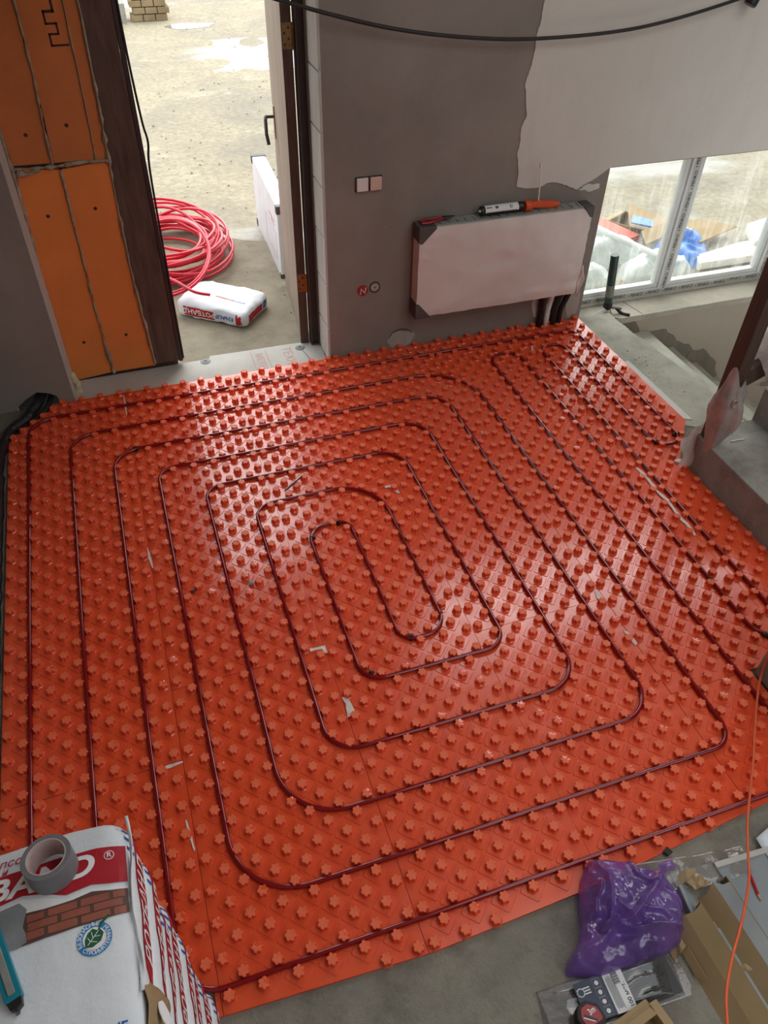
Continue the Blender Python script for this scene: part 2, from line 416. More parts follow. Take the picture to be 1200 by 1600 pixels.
wh = MB(); wh.box(-.72, -.262, 3.19, 3.56, -.2, .2); struct('hole_light_block', wh, M['rubber'])  # dark block added behind the broken hole to stop outside light
lw = MB(); lw.box(1.2, 7.5, YW + .002, 3.52, -2.3, -.085); lw.box(SX - .03, 7.5, YW, YW + .05, -2.3, -.07)
struct('wall_lower', lw, M['low_wall'])
wl = MB(); wl.box(-1.1, -.68, -.3, 3.52, -.3, 5); wl.box(-1.1, -.68, -2.6, -1.7, -.3, 5); wl.box(-1.1, -.68, -1.7, -.3, -.3, 1.45); wl.box(-1.1, -.68, -1.7, -.3, 2.2, 5); wl.box(-1.1, -.68, -.65, -.3, 1.45, 2.2)
struct('wall_left', wl, M['wall'])
ce = MB(); ce.box(-1.1, 7.5, .9, 3.52, 4.4, 4.6); ce.box(-1.1, 1.5, -2.6, .9, 4.4, 4.6); ce.box(4.6, 7.5, -2.6, .9, 4.4, 4.6); struct('ceiling', ce, M['white_wall'])
cl = MB(); cl.box(-1.1, .6, .9, 3.1, 2.38, 2.5); struct('shade_slab', cl, M['wall'])  # unseen slab added to keep light off the left wall and mat
wr = MB(); wr.box(7.0, 7.3, -2.6, 3.52, -2.3, 1.0); wr.box(7.0, 7.3, -2.6, 3.52, 1.0, 4.4); struct('wall_right', wr, M['wall'])
wf = MB(); wf.box(-1.1, 7.3, -2.6, -2.4, -.3, 1.5); wf.box(-1.1, 1.6, -2.6, -2.4, 1.5, 4.4); wf.box(4.4, 7.3, -2.6, -2.4, 1.5, 4.4); wf.box(1.6, 4.4, -2.6, -2.4, 3.6, 4.4); struct('wall_front', wf, M['wall'])

# white skim coat, a few millimetres proud of the grey plaster
edge = [(2.303, 1.756), (2.29, 1.598), (2.281, 1.488), (2.262, 1.40), (2.273, 1.313), (2.296, 1.251), (2.262, 1.19), (2.275, 1.12), (2.268, 1.061), (2.285, .97), (2.290, .885), (2.404, .862), (2.47, .885), (2.54, .883), (2.60, .862), (2.671, .834), (2.70, .85), (2.747, .868), (2.80, .90), (2.87, .935)]
wp = []
for a_, b_ in zip(edge[:-1], edge[1:]):          # ragged left and lower edge of the coat
    n_ = max(1, int(math.dist(a_, b_) / .012))
    for k in range(n_):
        x_ = a_[0] + (b_[0] - a_[0]) * k / n_; z_ = a_[1] + (b_[1] - a_[1]) * k / n_
        w_ = min(1, (2.87 - x_) / .1)
        wp.append((x_ + w_ * (.010 * n3(x_, z_, 3, 14) + .004 * n3(x_, z_, 7, 60)), z_ + w_ * (.009 * n3(x_, z_, 11, 14) + .004 * n3(x_, z_, 17, 60))))
wp += [(2.869, .936), (6.9, .936), (6.9, 2.28), (2.36, 2.28)]
wpm = MB(); wpm.prism(wp, 0, .006, Matrix(((1, 0, 0, 0), (0, 0, -1, YW), (0, 1, 0, 0), (0, 0, 0, 1))))
struct('wall_skim_coat', wpm, M['white_wall'])
XZ = lambda y: Matrix(((1, 0, 0, 0), (0, 0, -1, y), (0, 1, 0, 0), (0, 0, 0, 1)))   # (x,z) drawing -> plane facing -Y at y
def blob2(cx, cz, rx, rz, n=22, amp=.25, seed=0):
    return [(cx + rx * math.cos(2 * PI * k / n) * (1 + amp * n3(math.cos(2 * PI * k / n) * 1.7, math.sin(2 * PI * k / n) * 1.7, seed, 1)), cz + rz * math.sin(2 * PI * k / n) * (1 + amp * n3(math.cos(2 * PI * k / n) * 1.7, math.sin(2 * PI * k / n) * 1.7, seed + 9, 1))) for k in range(n)]
def patch(poly, m, th=.004, y=YW, name='wall_patch'):
    q = MB(); q.prism(poly, 0, th, XZ(y)); return struct(name, q, m)
patch(blob2(1.64, .045, .085, .06, seed=2), M['patch_grey'])
patch(blob2(2.60, .13, .10, .11, 26, .5, 4), M['white_wall'], .003)
patch(blob2(2.80, .11, .055, .10, 26, .5, 8), M['patch_grey'], .003)
patch(blob2(2.76, .835, .06, .018, 20, .8, 12), M['white_wall'], .003)
# bare strip of wall above the descending steps
patch(wobble([(3.12, -.06), (3.30, -.075), (3.38, -.20), (3.12, -.2)], .01, .03, 2), M['bare_wall'], .004)
patch(wobble([(3.44, -.215), (3.60, -.22), (3.72, -.33), (3.86, -.40), (3.95, -.52), (3.4, -.55)], .015, .03, 5), M['bare_wall'], .004)
patch(wobble([(3.86, -.44), (3.98, -.44), (4.12, -.56), (4.2, -.75), (3.8, -.75)], .015, .03, 7), M['bare_wall'], .008)

# light blocks of the door reveal
rv = MB(); rv.box(1.196, 1.2, YW, 3.52, -.06, 2.1)
rvo = struct('trim_1', rv, M['reveal'])
for z0, z1 in ((-.05, .19), (.198, .455), (.463, .72), (.728, .985), (.993, 1.25), (1.258, 1.515), (1.523, 1.80), (1.808, 2.1)):
    q = MB(); q.box(1.186 + random.uniform(0, .003), 1.1962, YW + random.uniform(-.004, .002), 3.30, z0, z1)
    b = obj('block', q, M['reveal'], rvo, bevel=.003)

q = MB(); q.box(-.262, -.255, YW - .002, 3.30, -.05, 2.1); struct('trim_2', q, M['reveal'])
# descending steps
sd = MB()
prof = []
xs = [SX - .1, 3.45, 3.70, 3.95, 4.20, 4.45, 4.7]
for i in range(6):
    prof.append((xs[i], -.205 - .17 * i)); prof.append((xs[i + 1], -.205 - .17 * i))
prof += [(4.7, -2.2), (SX - .1, -2.2)]
sd.prism(prof, 0, 1.45, Matrix(((1, 0, 0, 0), (0, 0, -1, YW + .001), (0, 1, 0, 0), (0, 0, 0, 1))))
struct('floor_steps_down', sd, M['slab_light'])
bf = MB(); bf.box(4.6, 7.5, 1.5, YW, -1.45, -1.25); struct('floor_lower', bf, M['low_wall'])

# rising steps at the right, and the pier beside them
su = MB()
pr = [(2.66, ZF - .1), (2.66, .185)]
x = 3.0; z = .185
for i in range(6):
    pr += [(x, z), (x, z + .19)]; x += .31; z += .19
pr += [(x, z), (x, z - .2), (3.05, ZF - .1)]
su.prism(pr, 0, 1.17, Matrix(((1, 0, 0, 0), (0, 0, -1, 1.63), (0, 1, 0, 0), (0, 0, 0, 1))))
sto = struct('floor_steps_up', su, M['stair'], bevel=.006)
pi = MB(); pi.box(2.168, 2.62, .02, .44, ZF, 2.4); struct('wall_pier', pi, M['stair'], bevel=.012)

# outer ground: concrete pad before the door, then the yard
pd = MB(); pd.prism(wobble([(-.9, YW + .2), (1.19, YW + .2), (1.9, 3.5), (1.9, 4.55), (1.03, 4.94), (.476, 5.49), (-.9, 6.3)], .03, .15), -.3, -.05)
struct('ground_pad', pd, M['pad'])
gd = MB()
def gfn(u, v):
    x = -14 + 34 * u; y = 3.4 + 42 * v ** 1.6
    h = .016 * n3(x, y, 0, .5) + .008 * n3(x, y, 3, 2.3)
    return (x, y, -.11 + h * min(1, max(0, (y - 3.6) / 2)))
gd.grid(120, 160, gfn)
struct('ground', gd, M['yard'], smooth='all')
th = MB(); th.box(-.26, 1.2, 2.9, 3.5, -.3, -.052); struct('floor_threshold', th, M['pad'])

# ================================================================ DOORWAY
ins = empty('insulation_wall', 'orange insulation sheets closing the left of the doorway, with grey foam seams', 'insulation', (0, YW + .21, 0))
IY = .0
def ipoly(poly, name, m, th=.03, y=0, bevel=0):
    q = MB(); q.prism(poly, -th, 0, XZ(y)); return obj(name, q, m, ins, bevel=bevel)
ipoly([(-.24, 1.165), (-.07, 1.162), (-.052, 1.5), (-.05, 2.1), (-.255, 2.1)], 'panel', M['xps_shaded'])
sh2 = ipoly([(-.058, 1.162), (.128, 1.158), (.138, 1.49), (.142, 2.1), (-.042, 2.1), (-.044, 1.5)], 'panel', M['xps_shaded'])
ipoly([(.134, 1.158), (.19, 1.155), (.20, 1.46), (.207, 2.1), (.148, 2.1), (.144, 1.49)], 'panel', M['xps_shaded'])
ipoly([(-.285, -.02), (-.046, .0), (-.051, .52), (-.042, 1.128), (-.235, 1.15)], 'panel', M['xps'])
ipoly([(-.036, .0), (.20, .0), (.18, .6), (.186, 1.15), (-.032, 1.13), (-.042, .52)], 'panel', M['xps'])
def foam(pts, r, y=-.004):
    r = r * 1.55
    P = catmull([(p[0], y, p[1]) for p in pts], 14)
    P = [Vector((p.x + .35 * r * n3(p.x * 30, p.z * 30, 1), p.y, p.z)) for p in P]
    q = MB(); q.tube(P, [r * max(.35, 1 + 1.3 * n3(p.x * 20, p.z * 22, 3) + .6 * n3(p.x * 60, p.z * 70, 5)) for p in P], 6, flat=.6)
    return obj('foam_seam', q, M['foam'], ins, smooth=True)
foam([(-.048, 2.1), (-.046, 1.6), (-.062, 1.3), (-.064, 1.16)], .006)
foam([(.145, 2.1), (.141, 1.49), (.131, 1.16)], .003)
foam([(-.24, 1.15), (-.15, 1.148), (-.05, 1.147), (.05, 1.155), (.19, 1.152)], .007)
foam([(-.23, 1.14), (-.19, 1.125), (-.13, 1.14)], .014)
foam([(-.036, 1.13), (-.046, .52), (-.041, .01)], .006)
foam([(-.041, .16), (-.038, .06), (-.036, .0)], .011)
foam([(.207, 2.1), (.20, 1.46), (.189, 1.15), (.18, .6), (.20, .02)], .008)
foam([(-.255, 2.1), (-.25, 1.2), (-.26, .7), (-.282, .02)], .011)
q = MB(); q.box(-.30, .33, .030, .05, -.06, 2.1); obj('gap_light_block', q, M['board'], ins)  # added behind the sheets so no outside light shows through the gaps
for x, z in ((-.147, 1.293), (.038, 1.32), (-.15, .918), (.076, .931), (-.151, .213), (.078, .222)):
    q = MB(); q.lathe([(.0, .0015), (.0075, .0015), (.009, .0)], 12, Matrix.Translation((x, -.0, z)) @ Matrix.Rotation(PI / 2, 4, 'X'))
    obj('fixing_hole', q, M['mark'], ins)
q = MB()   # stepped black marking on the upper sheet
mk = [(.058, 1.90), (.055, 1.815), (.094, 1.812), (.096, 1.765), (.056, 1.768), (.056, 1.722), (.098, 1.722), (.098, 1.683), (.06, 1.683), (.06, 1.640), (.128, 1.640)]
for a, b in zip(mk[:-1], mk[1:]):
    q.box(min(a[0], b[0]) - .004, max(a[0], b[0]) + .004, -.0015, 0, min(a[1], b[1]) - .004, max(a[1], b[1]) + .004)
props(obj('printed_mark', q, M['mark'], ins), 'black stepped line printed on the orange sheet')
q = MB(); q.prism(wobble([(.197, .01), (.337, .01), (.337, 2.1), (.213, 2.1), (.204, 1.46), (.193, 1.15), (.186, .6)], .003, .06), -.05, .004, XZ(0))
brd = props(obj('wood_board', q, M['board'], None, loc=(0, YW + .21, 0)), 'dark brown board standing between the orange insulation and the door opening', 'board')

df = empty('door_frame', 'dark metal frame posts on both sides of the open doorway', 'door frame', (1.16, YW + .21, 0)); df['kind'] = 'structure'
q = MB(); q.box(-.022, .022, 0, .06, -.05, 2.1); q.box(-.022, -.014, -.012, 0, -.05, 2.1)
obj('post', q, M['darkmetal'], df, bevel=.003)
q = MB(); q.prism([(-.822, 0), (-.80, 0), (-.80, .07), (-.822, .07)], .0, 2.1); obj('post', q, M['darkmetal'], df, bevel=.003)
q = MB(); q.tube(catmull([(-.797, .0, 2.0), (-.795, -.003, 1.6), (-.785, -.01, 1.32), (-.775, -.012, 1.22), (-.79, -.006, 1.08), (-.795, 0, .6), (-.797, 0, .02)], 8), .006, 6)
props(obj('door_seal', q, M['rubber'], df, smooth=True), 'loose black rubber seal bulging off the post')
dr = empty('door_1', 'grey-brown wooden door leaf standing open outwards', 'door', (1.103, YW + .24, 0), -math.atan2(.085, .80)); dr['kind'] = 'structure'
for i in range(4):
    q = MB(); q.box(-.018, .018, .205 * i, .205 * i + .203, -.03, 2.05); obj('plank', q, M['wood'], dr, bevel=.0025)
q = MB(); q.box(-.026, .024, -.002, .0, -.03, 2.05); obj('edge_strip', q, M['board'], dr)  # hinge-side edge of the leaf, its shade painted as a dark strip
q = MB(); q.box(-.024, -.018, .70, .74, .94, 1.12); hp = obj('handle_plate', q, M['brass'], dr, bevel=.002)
q = MB(); q.tube([(-.024, .72, 1.06), (-.07, .72, 1.06)], .009, 8); q.tube(rounded([(-.07, .72, 1.06), (-.074, .70, 1.05), (-.078, .655, .985), (-.07, .64, .93)], .02), .010, 8)
props(obj('handle', q, M['darkmetal'], hp, smooth=True), 'dark lever handle')
for z in (1.62, .37):
    q = MB(); q.box(-.022, .03, -.006, -.002, z - .055, z + .055); q.tube([(.03, -.006, z - .058), (.03, -.006, z + .058)], .008, 8)
    h = obj('hinge', q, M['brass'], dr, bevel=.001)
    for k in range(4):
        q = MB(); q.lathe([(0, .002), (.005, .001), (.006, 0)], 8, Matrix.Translation((-.012 + .02 * (k % 2), -.006, z - .035 + .023 * k)) @ Matrix.Rotation(PI / 2, 4, 'X')); obj('screw', q, M['darkmetal'], h)

# grey insulation board on the threshold with two fixing washers and faded red print
tb = empty('threshold_board', 'pale grey insulation board with faded red print lying in the doorway', 'insulation board', (.47, YW + .13, -.05))
q = MB(); q.prism(wobble([(-.73, -.25), (.715, -.25), (.715, .10), (.62, .12), (.22, .125), (.05, .13), (.04, .10), (-.73, .09)], .004, .08), 0, .024); obj('board', q, M['insul_board'], tb, bevel=.002)
for x, y in ((.015, .075), (.588, .06)):
    q = MB(); q.lathe([(.0, .002), (.008, .002), (.009, .005), (.014, .005), (.016, .003), (.026, .003), (.028, .001), (.030, .0)], 20, Matrix.Translation((x, y, .024))); obj('washer', q, M['ducttape'], tb, smooth=True)
q = MB(); q.tube(catmull([(.594, .03, .025), (.604, -.02, .025), (.615, -.09, .025), (.62, -.18, .025)], 6), .0022, 5); obj('cut_line', q, M['inkgrey'], tb)
q = MB()
flat_text(q, 'ТЕХНО', .075, lambda x, y: (.50 + y, -.035 - x, .0246), bold=.004)
flat_text(q, 'МЕТЕР', .06, lambda x, y: (.33 + y, -.03 - x, .0246), bold=.004)
q.box(.375, .380, -.16, .10, .0243, .0247); q.box(.285, .29, -.16, .10, .0243, .0247)
props(obj('printed_text', q, M['fadedred'], tb), 'faded red lettering')

q = MB(); fp = catmull([(-.245, 3.21, -.03), (-.235, 3.205, .02), (-.245, 3.20, .06), (-.25, 3.21, .10)], 5)
q.tube(fp, [.03, .032, .030, .026, .022, .026, .024, .022, .02, .022, .02, .018, .016, .016, .014, .012][:len(fp)], 10)
me = q.mesh('foam_blob'); fix(me)
for vv in me.vertices: vv.co += Vector((n3(*vv.co, 40), n3(*vv.co, 43), n3(*vv.co, 47))) * .008
for p in me.polygons: p.use_smooth = True
props(obj('foam_blob', me, M['foam_pale']), 'cream blob of expanding foam at the foot of the orange insulation', 'foam')

# dark film and conduit coming out of the broken wall corner
def crumple(path, rad, name, m, seed=0, amp=.35, n=10, flat=None):
    P = catmull(path, 10); q = MB(); q.tube(P, rad if not isinstance(rad, list) else rad, n, flat=flat)
    me = q.mesh(name); fix(me)
    r0 = rad if not isinstance(rad, list) else max(rad)
    for vv in me.vertices: vv.co += Vector((n3(*vv.co, 22 + seed), n3(*vv.co, 25 + seed), .6 * n3(*vv.co, 29 + seed))) * r0 * amp
    for p in me.polygons: p.use_smooth = True
    return me
props(obj('black_foam_strip', crumple([(-.40, 3.24, .03), (-.44, 3.10, .03), (-.50, 2.98, .015), (-.585, 2.88, .01), (-.635, 2.72, .0), (-.640, 2.4, -.005), (-.640, 1.9, -.005), (-.640, 1.3, -.005), (-.64, .6, -.005)], .026, 's', M['black_film']), M['black_film']), 'crumpled black strip running along the left edge of the red mat', 'strip')
props(obj('conduit', crumple([(-.36, 3.26, .0), (-.40, 3.08, .0), (-.46, 2.99, -.01), (-.545, 2.925, -.012), (-.66, 2.80, -.015)], .014, 'c', M['rubber'], 5), M['rubber']), 'black conduit bending out of the broken wall corner under the strip', 'conduit')

# ================================================================ OUTSIDE THE DOOR
def coil_path():
    P = []; turns = 22; n = 34
    for i in range(turns * n):
        a = 2 * PI * i / n; k = i / n
        r = .27 + .16 * (.5 + .5 * math.sin(k * 2.3)) ** .7 + .012 * n3(k, a, 2)
        cx = .47 + .05 * math.sin(k * 1.7); cy = 4.80 + .07 * math.cos(k * 1.3)
        tilt = .10 * math.sin(a + k * .9) * (k / turns)
        z = -.035 + .0075 * k + max(0, tilt)
        P.append((cx + r * math.cos(a) * .95, cy + r * math.sin(a) * 1.15, z))
    return P
cp = coil_path()
last = Vector(cp[-1])
cp2 = []
for i in range(100):      # loops that sprang up and hang over the sack
    a = 2 * PI * i / 40; k = i / 40
    cp2.append((.42 + .28 * math.cos(a), 4.42 + .40 * math.sin(a) - .06 * k, .16 + .09 * math.sin(a * 1.0 + .6) + .015 * k))
cp2 += [tuple(p) for p in catmull([cp2[-1], (.40, 4.02, .17), (.52, 3.88, .135), (.62, 3.84, .115)], 8)]
cp = cp[:-1]; q = MB(); q.tube(cp + [tuple(last.lerp(Vector(cp2[0]), f)) for f in (.33, .66)] + cp2, .0105, 6)
props(obj('pipe_coil', q, M['coil'], smooth='all'), 'coil of pinkish red plastic pipe lying on the ground outside the door', 'pipe coil')

def sack_mesh(L, Wd, H, seed, n=22, pinch=.30, amp=.008):
    """block sack: long axis y (length L), width Wd along x, height H, resting at z=0"""
    bm = bmesh.new(); bmesh.ops.create_cube(bm, size=2)
    bmesh.ops.subdivide_edges(bm, edges=bm.edges, cuts=n, use_grid_fill=True)
    for v in bm.verts:
        x, y, z = v.co
        pn = (abs(x) ** 9 + abs(y) ** 9 + 1e-9) ** (1 / 9); m = max(abs(x), abs(y), 1e-6)
        k = m / max(pn, m) if pn > 0 else 1
        ed = max(abs(x), abs(y))
        zt = z * (1 - pinch * max(0, (max(abs(x) ** 6 * .9, abs(y) ** 6))) * (.75 if z > 0 else .35))
        side = 1 + .018 * (1 - z * z)
        X = x * k * side * (1 - .03 * abs(z) ** 4); Y = y * k * side * (1 - .03 * abs(z) ** 4)
        p = Vector((X * Wd / 2, Y * L / 2, zt * H / 2))
        d = Vector((n3(p.x, p.y, p.z + seed, 7), n3(p.x + 9, p.y, p.z + seed, 7), n3(p.x, p.y + 7, p.z + seed, 6)))
        w = Vector((n3(p.x + 3, p.y, p.z + seed, 24), n3(p.x, p.y + 5, p.z + seed, 24), rid(p.x, p.y, p.z + seed, 15)))
        v.co = p + d * amp + w * amp * .45
        v.co.z += H / 2
    bmesh.ops.recalc_face_normals(bm, faces=bm.faces)
    me = bpy.data.meshes.new('sack'); bm.to_mesh(me); bm.free()
    for p in me.polygons: p.use_smooth = True
    return me
class Drop:
    """lays flat print on a sack surface"""
    def __init__(s, me):
        s.t = BVHTree.FromPolygons([v.co.copy() for v in me.vertices], [tuple(p.vertices) for p in me.polygons])
    def ray(s, o, d, off):
        h = s.t.ray_cast(Vector(o), Vector(d), 5)
        return tuple(h[0] - Vector(d) * off) if h[0] is not None else None
    def lay(s, mb, vs, fs, place, d, off=.0012):
        out = [s.ray(place(v.x, v.y), d, off) for v in vs]
        ok = [f for f in fs if all(out[i] is not None for i in f)]
        # keep only faces that stay in one sheet
        ok = [f for f in ok if max((Vector(out[a]) - Vector(out[b])).length for a in f for b in f) < .12]
        mb.add([o or (0, 0, 0) for o in out], ok)
def lay_text(D, mb, s, size, place, d, off=.002, **k):
    vs, fs = text_mesh(s, size, **k)
    bm = bmesh.new(); bv = [bm.verts.new(v) for v in vs]
    for f in fs:
        try: bm.faces.new([bv[i] for i in f])
        except ValueError: pass
    for _ in range(3):
        es = [e for e in bm.edges if e.calc_length() > size * .45]
        if not es: break
        bmesh.ops.subdivide_edges(bm, edges=es, cuts=1); bmesh.ops.triangulate(bm, faces=bm.faces)
    bm.verts.index_update()
    D.lay(mb, [v.co.copy() for v in bm.verts], [tuple(v.index for v in f.verts) for f in bm.faces], place, d, off); bm.free()
def lay_poly(D, mb, poly, place, d, off=.0010, ml=.02):
    vs, fs = subdiv_poly(poly, ml); D.lay(mb, vs, fs, place, d, off)
def rect(x0, x1, y0, y1): return [(x0, y0), (x1, y0), (x1, y1), (x0, y1)]

# sack lying outside (print upside down towards the door)
os_ = empty('plaster_sack', 'white plaster sack with upside-down print lying outside the doorway beside the red coil', 'sack', (.70, 3.92, -.05), math.radians(-38.5))
sm = sack_mesh(.34, .50, .115, 31, pinch=.45, amp=.012); obj('sack_body', sm, M['paper'], os_)
D = Drop(sm)
PF = lambda x, y: (-x, -1, .058 - y)     # front (-y side), turned upside down
for r_ in (rect(-.03, .19, -.028, .035), rect(-.225, -.185, -.035, .035)):
    q = MB(); lay_poly(D, q, r_, PF, (0, 1, 0)); obj('printed_band', q, M['sackred'], os_)
q = MB(); lay_text(D, q, 'РОТБАНД', .048, lambda x, y: PF(x + .08, y), (0, 1, 0), bold=.02); obj('printed_name', q, M['printwhite'], os_)
q = MB(); lay_text(D, q, 'KNAUF', .04, lambda x, y: PF(x - .105, y), (0, 1, 0), bold=.02); lay_poly(D, q, rect(.13, .20, .04, .052), PF, (0, 1, 0)); obj('printed_name', q, M['sackblue'], os_)
PT = lambda x, y: (-x, -y, 1)
q = MB(); lay_poly(D, q, rect(-.12, .02, .035, .05), PT, (0, 0, -1), .0012, .015); obj('printed_line', q, M['fadedred'], os_)
q = MB(); lay_text(D, q, 'KNAUF', .02, lambda x, y: PT(x - .16, y + .045), (0, 0, -1), bold=.02); obj('printed_name', q, M['sackblue'], os_)
PE = lambda x, y: (1, x, .055 - y)
q = MB(); lay_poly(D, q, rect(-.12, .06, -.02, .03), PE, (-1, 0, 0)); obj('printed_band', q, M['sackred'], os_)
q = MB(); lay_poly(D, q, rect(.07, .12, -.02, .03), PE, (-1, 0, 0)); obj('printed_band', q, M['sackblue'], os_)

# packed box standing beyond the door leaf
bx = empty('packed_box', 'narrow white box with dark corner guards standing on edge beside the open door', 'box', (1.167, 4.25, -.07), -math.radians(2.0))
q = MB(); q.box(0, .10, 0, 1.0, 0, .52); obj('carton', q, M['paper'], bx, bevel=.006)
for y in (0, .965):
    for z in (0, .475):
        q = MB(); q.box(-.005, .105, y - .005, y + .04, z - .004, z + .05); obj('corner_guard', q, M['corner'], bx, bevel=.003)
q = MB()
for y0, y1, z0, z1 in ((.1, .5, .30, .303), (.1, .5, .12, .123), (.1, .103, .12, .303), (.5, .503, .12, .303)): q.box(-.0012, 0, y0, y1, z0, z1)
q.box(-.0012, 0, .14, .34, .36, .375); q.box(-.0012, 0, .14, .28, .335, .345)
obj('printed_text', q, M['fadedred'], bx)

br = empty('brick_pillar', 'low brick pillar base far across the yard at the top of the doorway', 'pillar', (1.18, 12.9, -.12))
for k in range(4):
    for i in range(3):
        for j in (0, 1):
            q = MB(); q.box(-.26 + .175 * i + (.04 if k % 2 else 0), -.26 + .175 * i + .165 + (.04 if k % 2 else 0), -.12 + .13 * j, .0 + .13 * j, .09 * k, .09 * k + .08); obj('brick', q, M['brick'], br, bevel=.006)
props(obj('grey_block', MB().box(.3, .85, 12.75, 13.1, -.2, .12), M['stair'], bevel=.01), 'grey concrete block beside the far brick pillar', 'block')
for cx, cy, rx, ry, lb in ((1.68, 12.3, .35, .18, 'small bright puddle far out in the yard near the brick pillar'), (2.5, 10.6, 1.2, .8, 'wide pale puddle across the far yard by the top of the door leaf')):
    q = MB(); q.prism(blob2(cx, cy, rx, ry, 26, .5, cx), -.14, -.1085); props(obj('puddle', q, M['puddle'] if rx < 1 else M['wet_mud']), lb, 'puddle')
q = MB(); rr = random.Random(3)
for i in range(500):
    x = rr.uniform(-.5, 3.4); y = 3.75 + 8.5 * rr.random() ** 1.4; s = rr.uniform(.004, .013)
    z = (-.05 if (y < 4.6 and x < 1.9) else -.105)
    q.add([(x - s, y - s * .8, z), (x + s, y - s * .6, z), (x + s * .7, y + s, z), (x - s * .8, y + s * .7, z), (x, y, z + s * .8)], [(0, 1, 4), (1, 2, 4), (2, 3, 4), (3, 0, 4)])
props(obj('yard_gravel', q, M['pad']), 'loose stones and crumbs scattered on the yard', 'gravel', kind='stuff')

# ================================================================ HEATING PANELS (studded sheets) AND PIPE
OUT = [(-.60, .015), (-.60, 2.86), (-.55, 2.865), (-.55, 2.915), (-.50, 2.92), (-.50, 2.965), (-.45, 2.97), (-.45, 3.02), (-.40, 3.025), (-.40, 3.09), (-.2, 3.092), (.6, 3.092), (1.195, 3.095), (2.862, 3.09), (2.882, 1.93), (2.655, 1.652), (2.655, .462), (2.16, .45), (2.16, .0), (1.868, -.02), (1.728, -.031), (1.15, -.08), (.62, -.096), (-.015, -.062), (-.015, .015)]
def clip(poly, x0, x1, y0, y1):
    def cut(P, ins, inter):
        o = []
        for i in range(len(P)):
            a, b = P[i - 1], P[i]
            if ins(b):
                if not ins(a): o.append(inter(a, b))
                o.append(b)
            elif ins(a): o.append(inter(a, b))
        return o
    def ix(c): return lambda a, b: (c, a[1] + (b[1] - a[1]) * (c - a[0]) / (b[0] - a[0]))
    def iy(c): return lambda a, b: (a[0] + (b[0] - a[0]) * (c - a[1]) / (b[1] - a[1]), c)
    P = cut(poly, lambda p: p[0] >= x0, ix(x0)); P = cut(P, lambda p: p[0] <= x1, ix(x1)) if P else P
    P = cut(P, lambda p: p[1] >= y0, iy(y0)) if P else P; P = cut(P, lambda p: p[1] <= y1, iy(y1)) if P else P
    o = []
    for p in P:
        if not o or (abs(p[0] - o[-1][0]) + abs(p[1] - o[-1][1])) > 1e-5: o.append(p)
    return o
def inside(poly, x, y):
    c = False
    for i in range(len(poly)):
        a, b = poly[i - 1], poly[i]
        if (a[1] > y) != (b[1] > y) and x < (b[0] - a[0]) * (y - a[1]) / (b[1] - a[1]) + a[0]: c = not c
    return c
def edge_dist(poly, x, y):
    p = Vector((x, y)); best = 9
    for i in range(len(poly)):
        a, b = Vector(poly[i - 1]), Vector(poly[i]); d = b - a
        t = max(0, min(1, (p - a).dot(d) / max(d.length_squared, 1e-9))); best = min(best, (p - a - d * t).length)
    return best
ZM = -.0085                        # upper face of the sheet
nb = MB()
N = 24
def petal(r, a): return r * (1 + .13 * math.cos(6 * a))
rings = ((.0200, .0, .35), (.0172, .004, .8), (.0168, .0175, 1.0), (.0172, .0207, 1.0), (.0157, .0226, 1.0))
vs = []
for r, z, w in rings:
    for k in range(N):
        a = 2 * PI * k / N; R_ = r * (1.07 - .30 * w * (1 - abs(math.cos(3 * a)) ** .8)); vs.append((R_ * math.cos(a), R_ * math.sin(a), z))
fs = []
for i in range(len(rings) - 1):
    for k in range(N): fs.append((i * N + k, i * N + (k + 1) % N, (i + 1) * N + (k + 1) % N, (i + 1) * N + k))
vs.append((0, 0, .0220)); c0 = len(vs) - 1
for k in range(N): fs.append(((len(rings) - 1) * N + k, (len(rings) - 1) * N + (k + 1) % N, c0))
nb.add(vs, fs)
nubs = []
for var in range(4):               # four slightly different pressings
    me = nb.mesh('nub'); rr = random.Random(var)
    for v_ in me.vertices:
        if v_.co.z > .01:
            v_.co.x += rr.uniform(-.0006, .0006); v_.co.y += rr.uniform(-.0006, .0006); v_.co.z += rr.uniform(-.0006, .0006) - (.0018 if var == 3 and v_.co.x > .004 else 0)
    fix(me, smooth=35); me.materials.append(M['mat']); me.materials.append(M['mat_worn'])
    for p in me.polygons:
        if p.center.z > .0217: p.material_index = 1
    nubs.append(me)

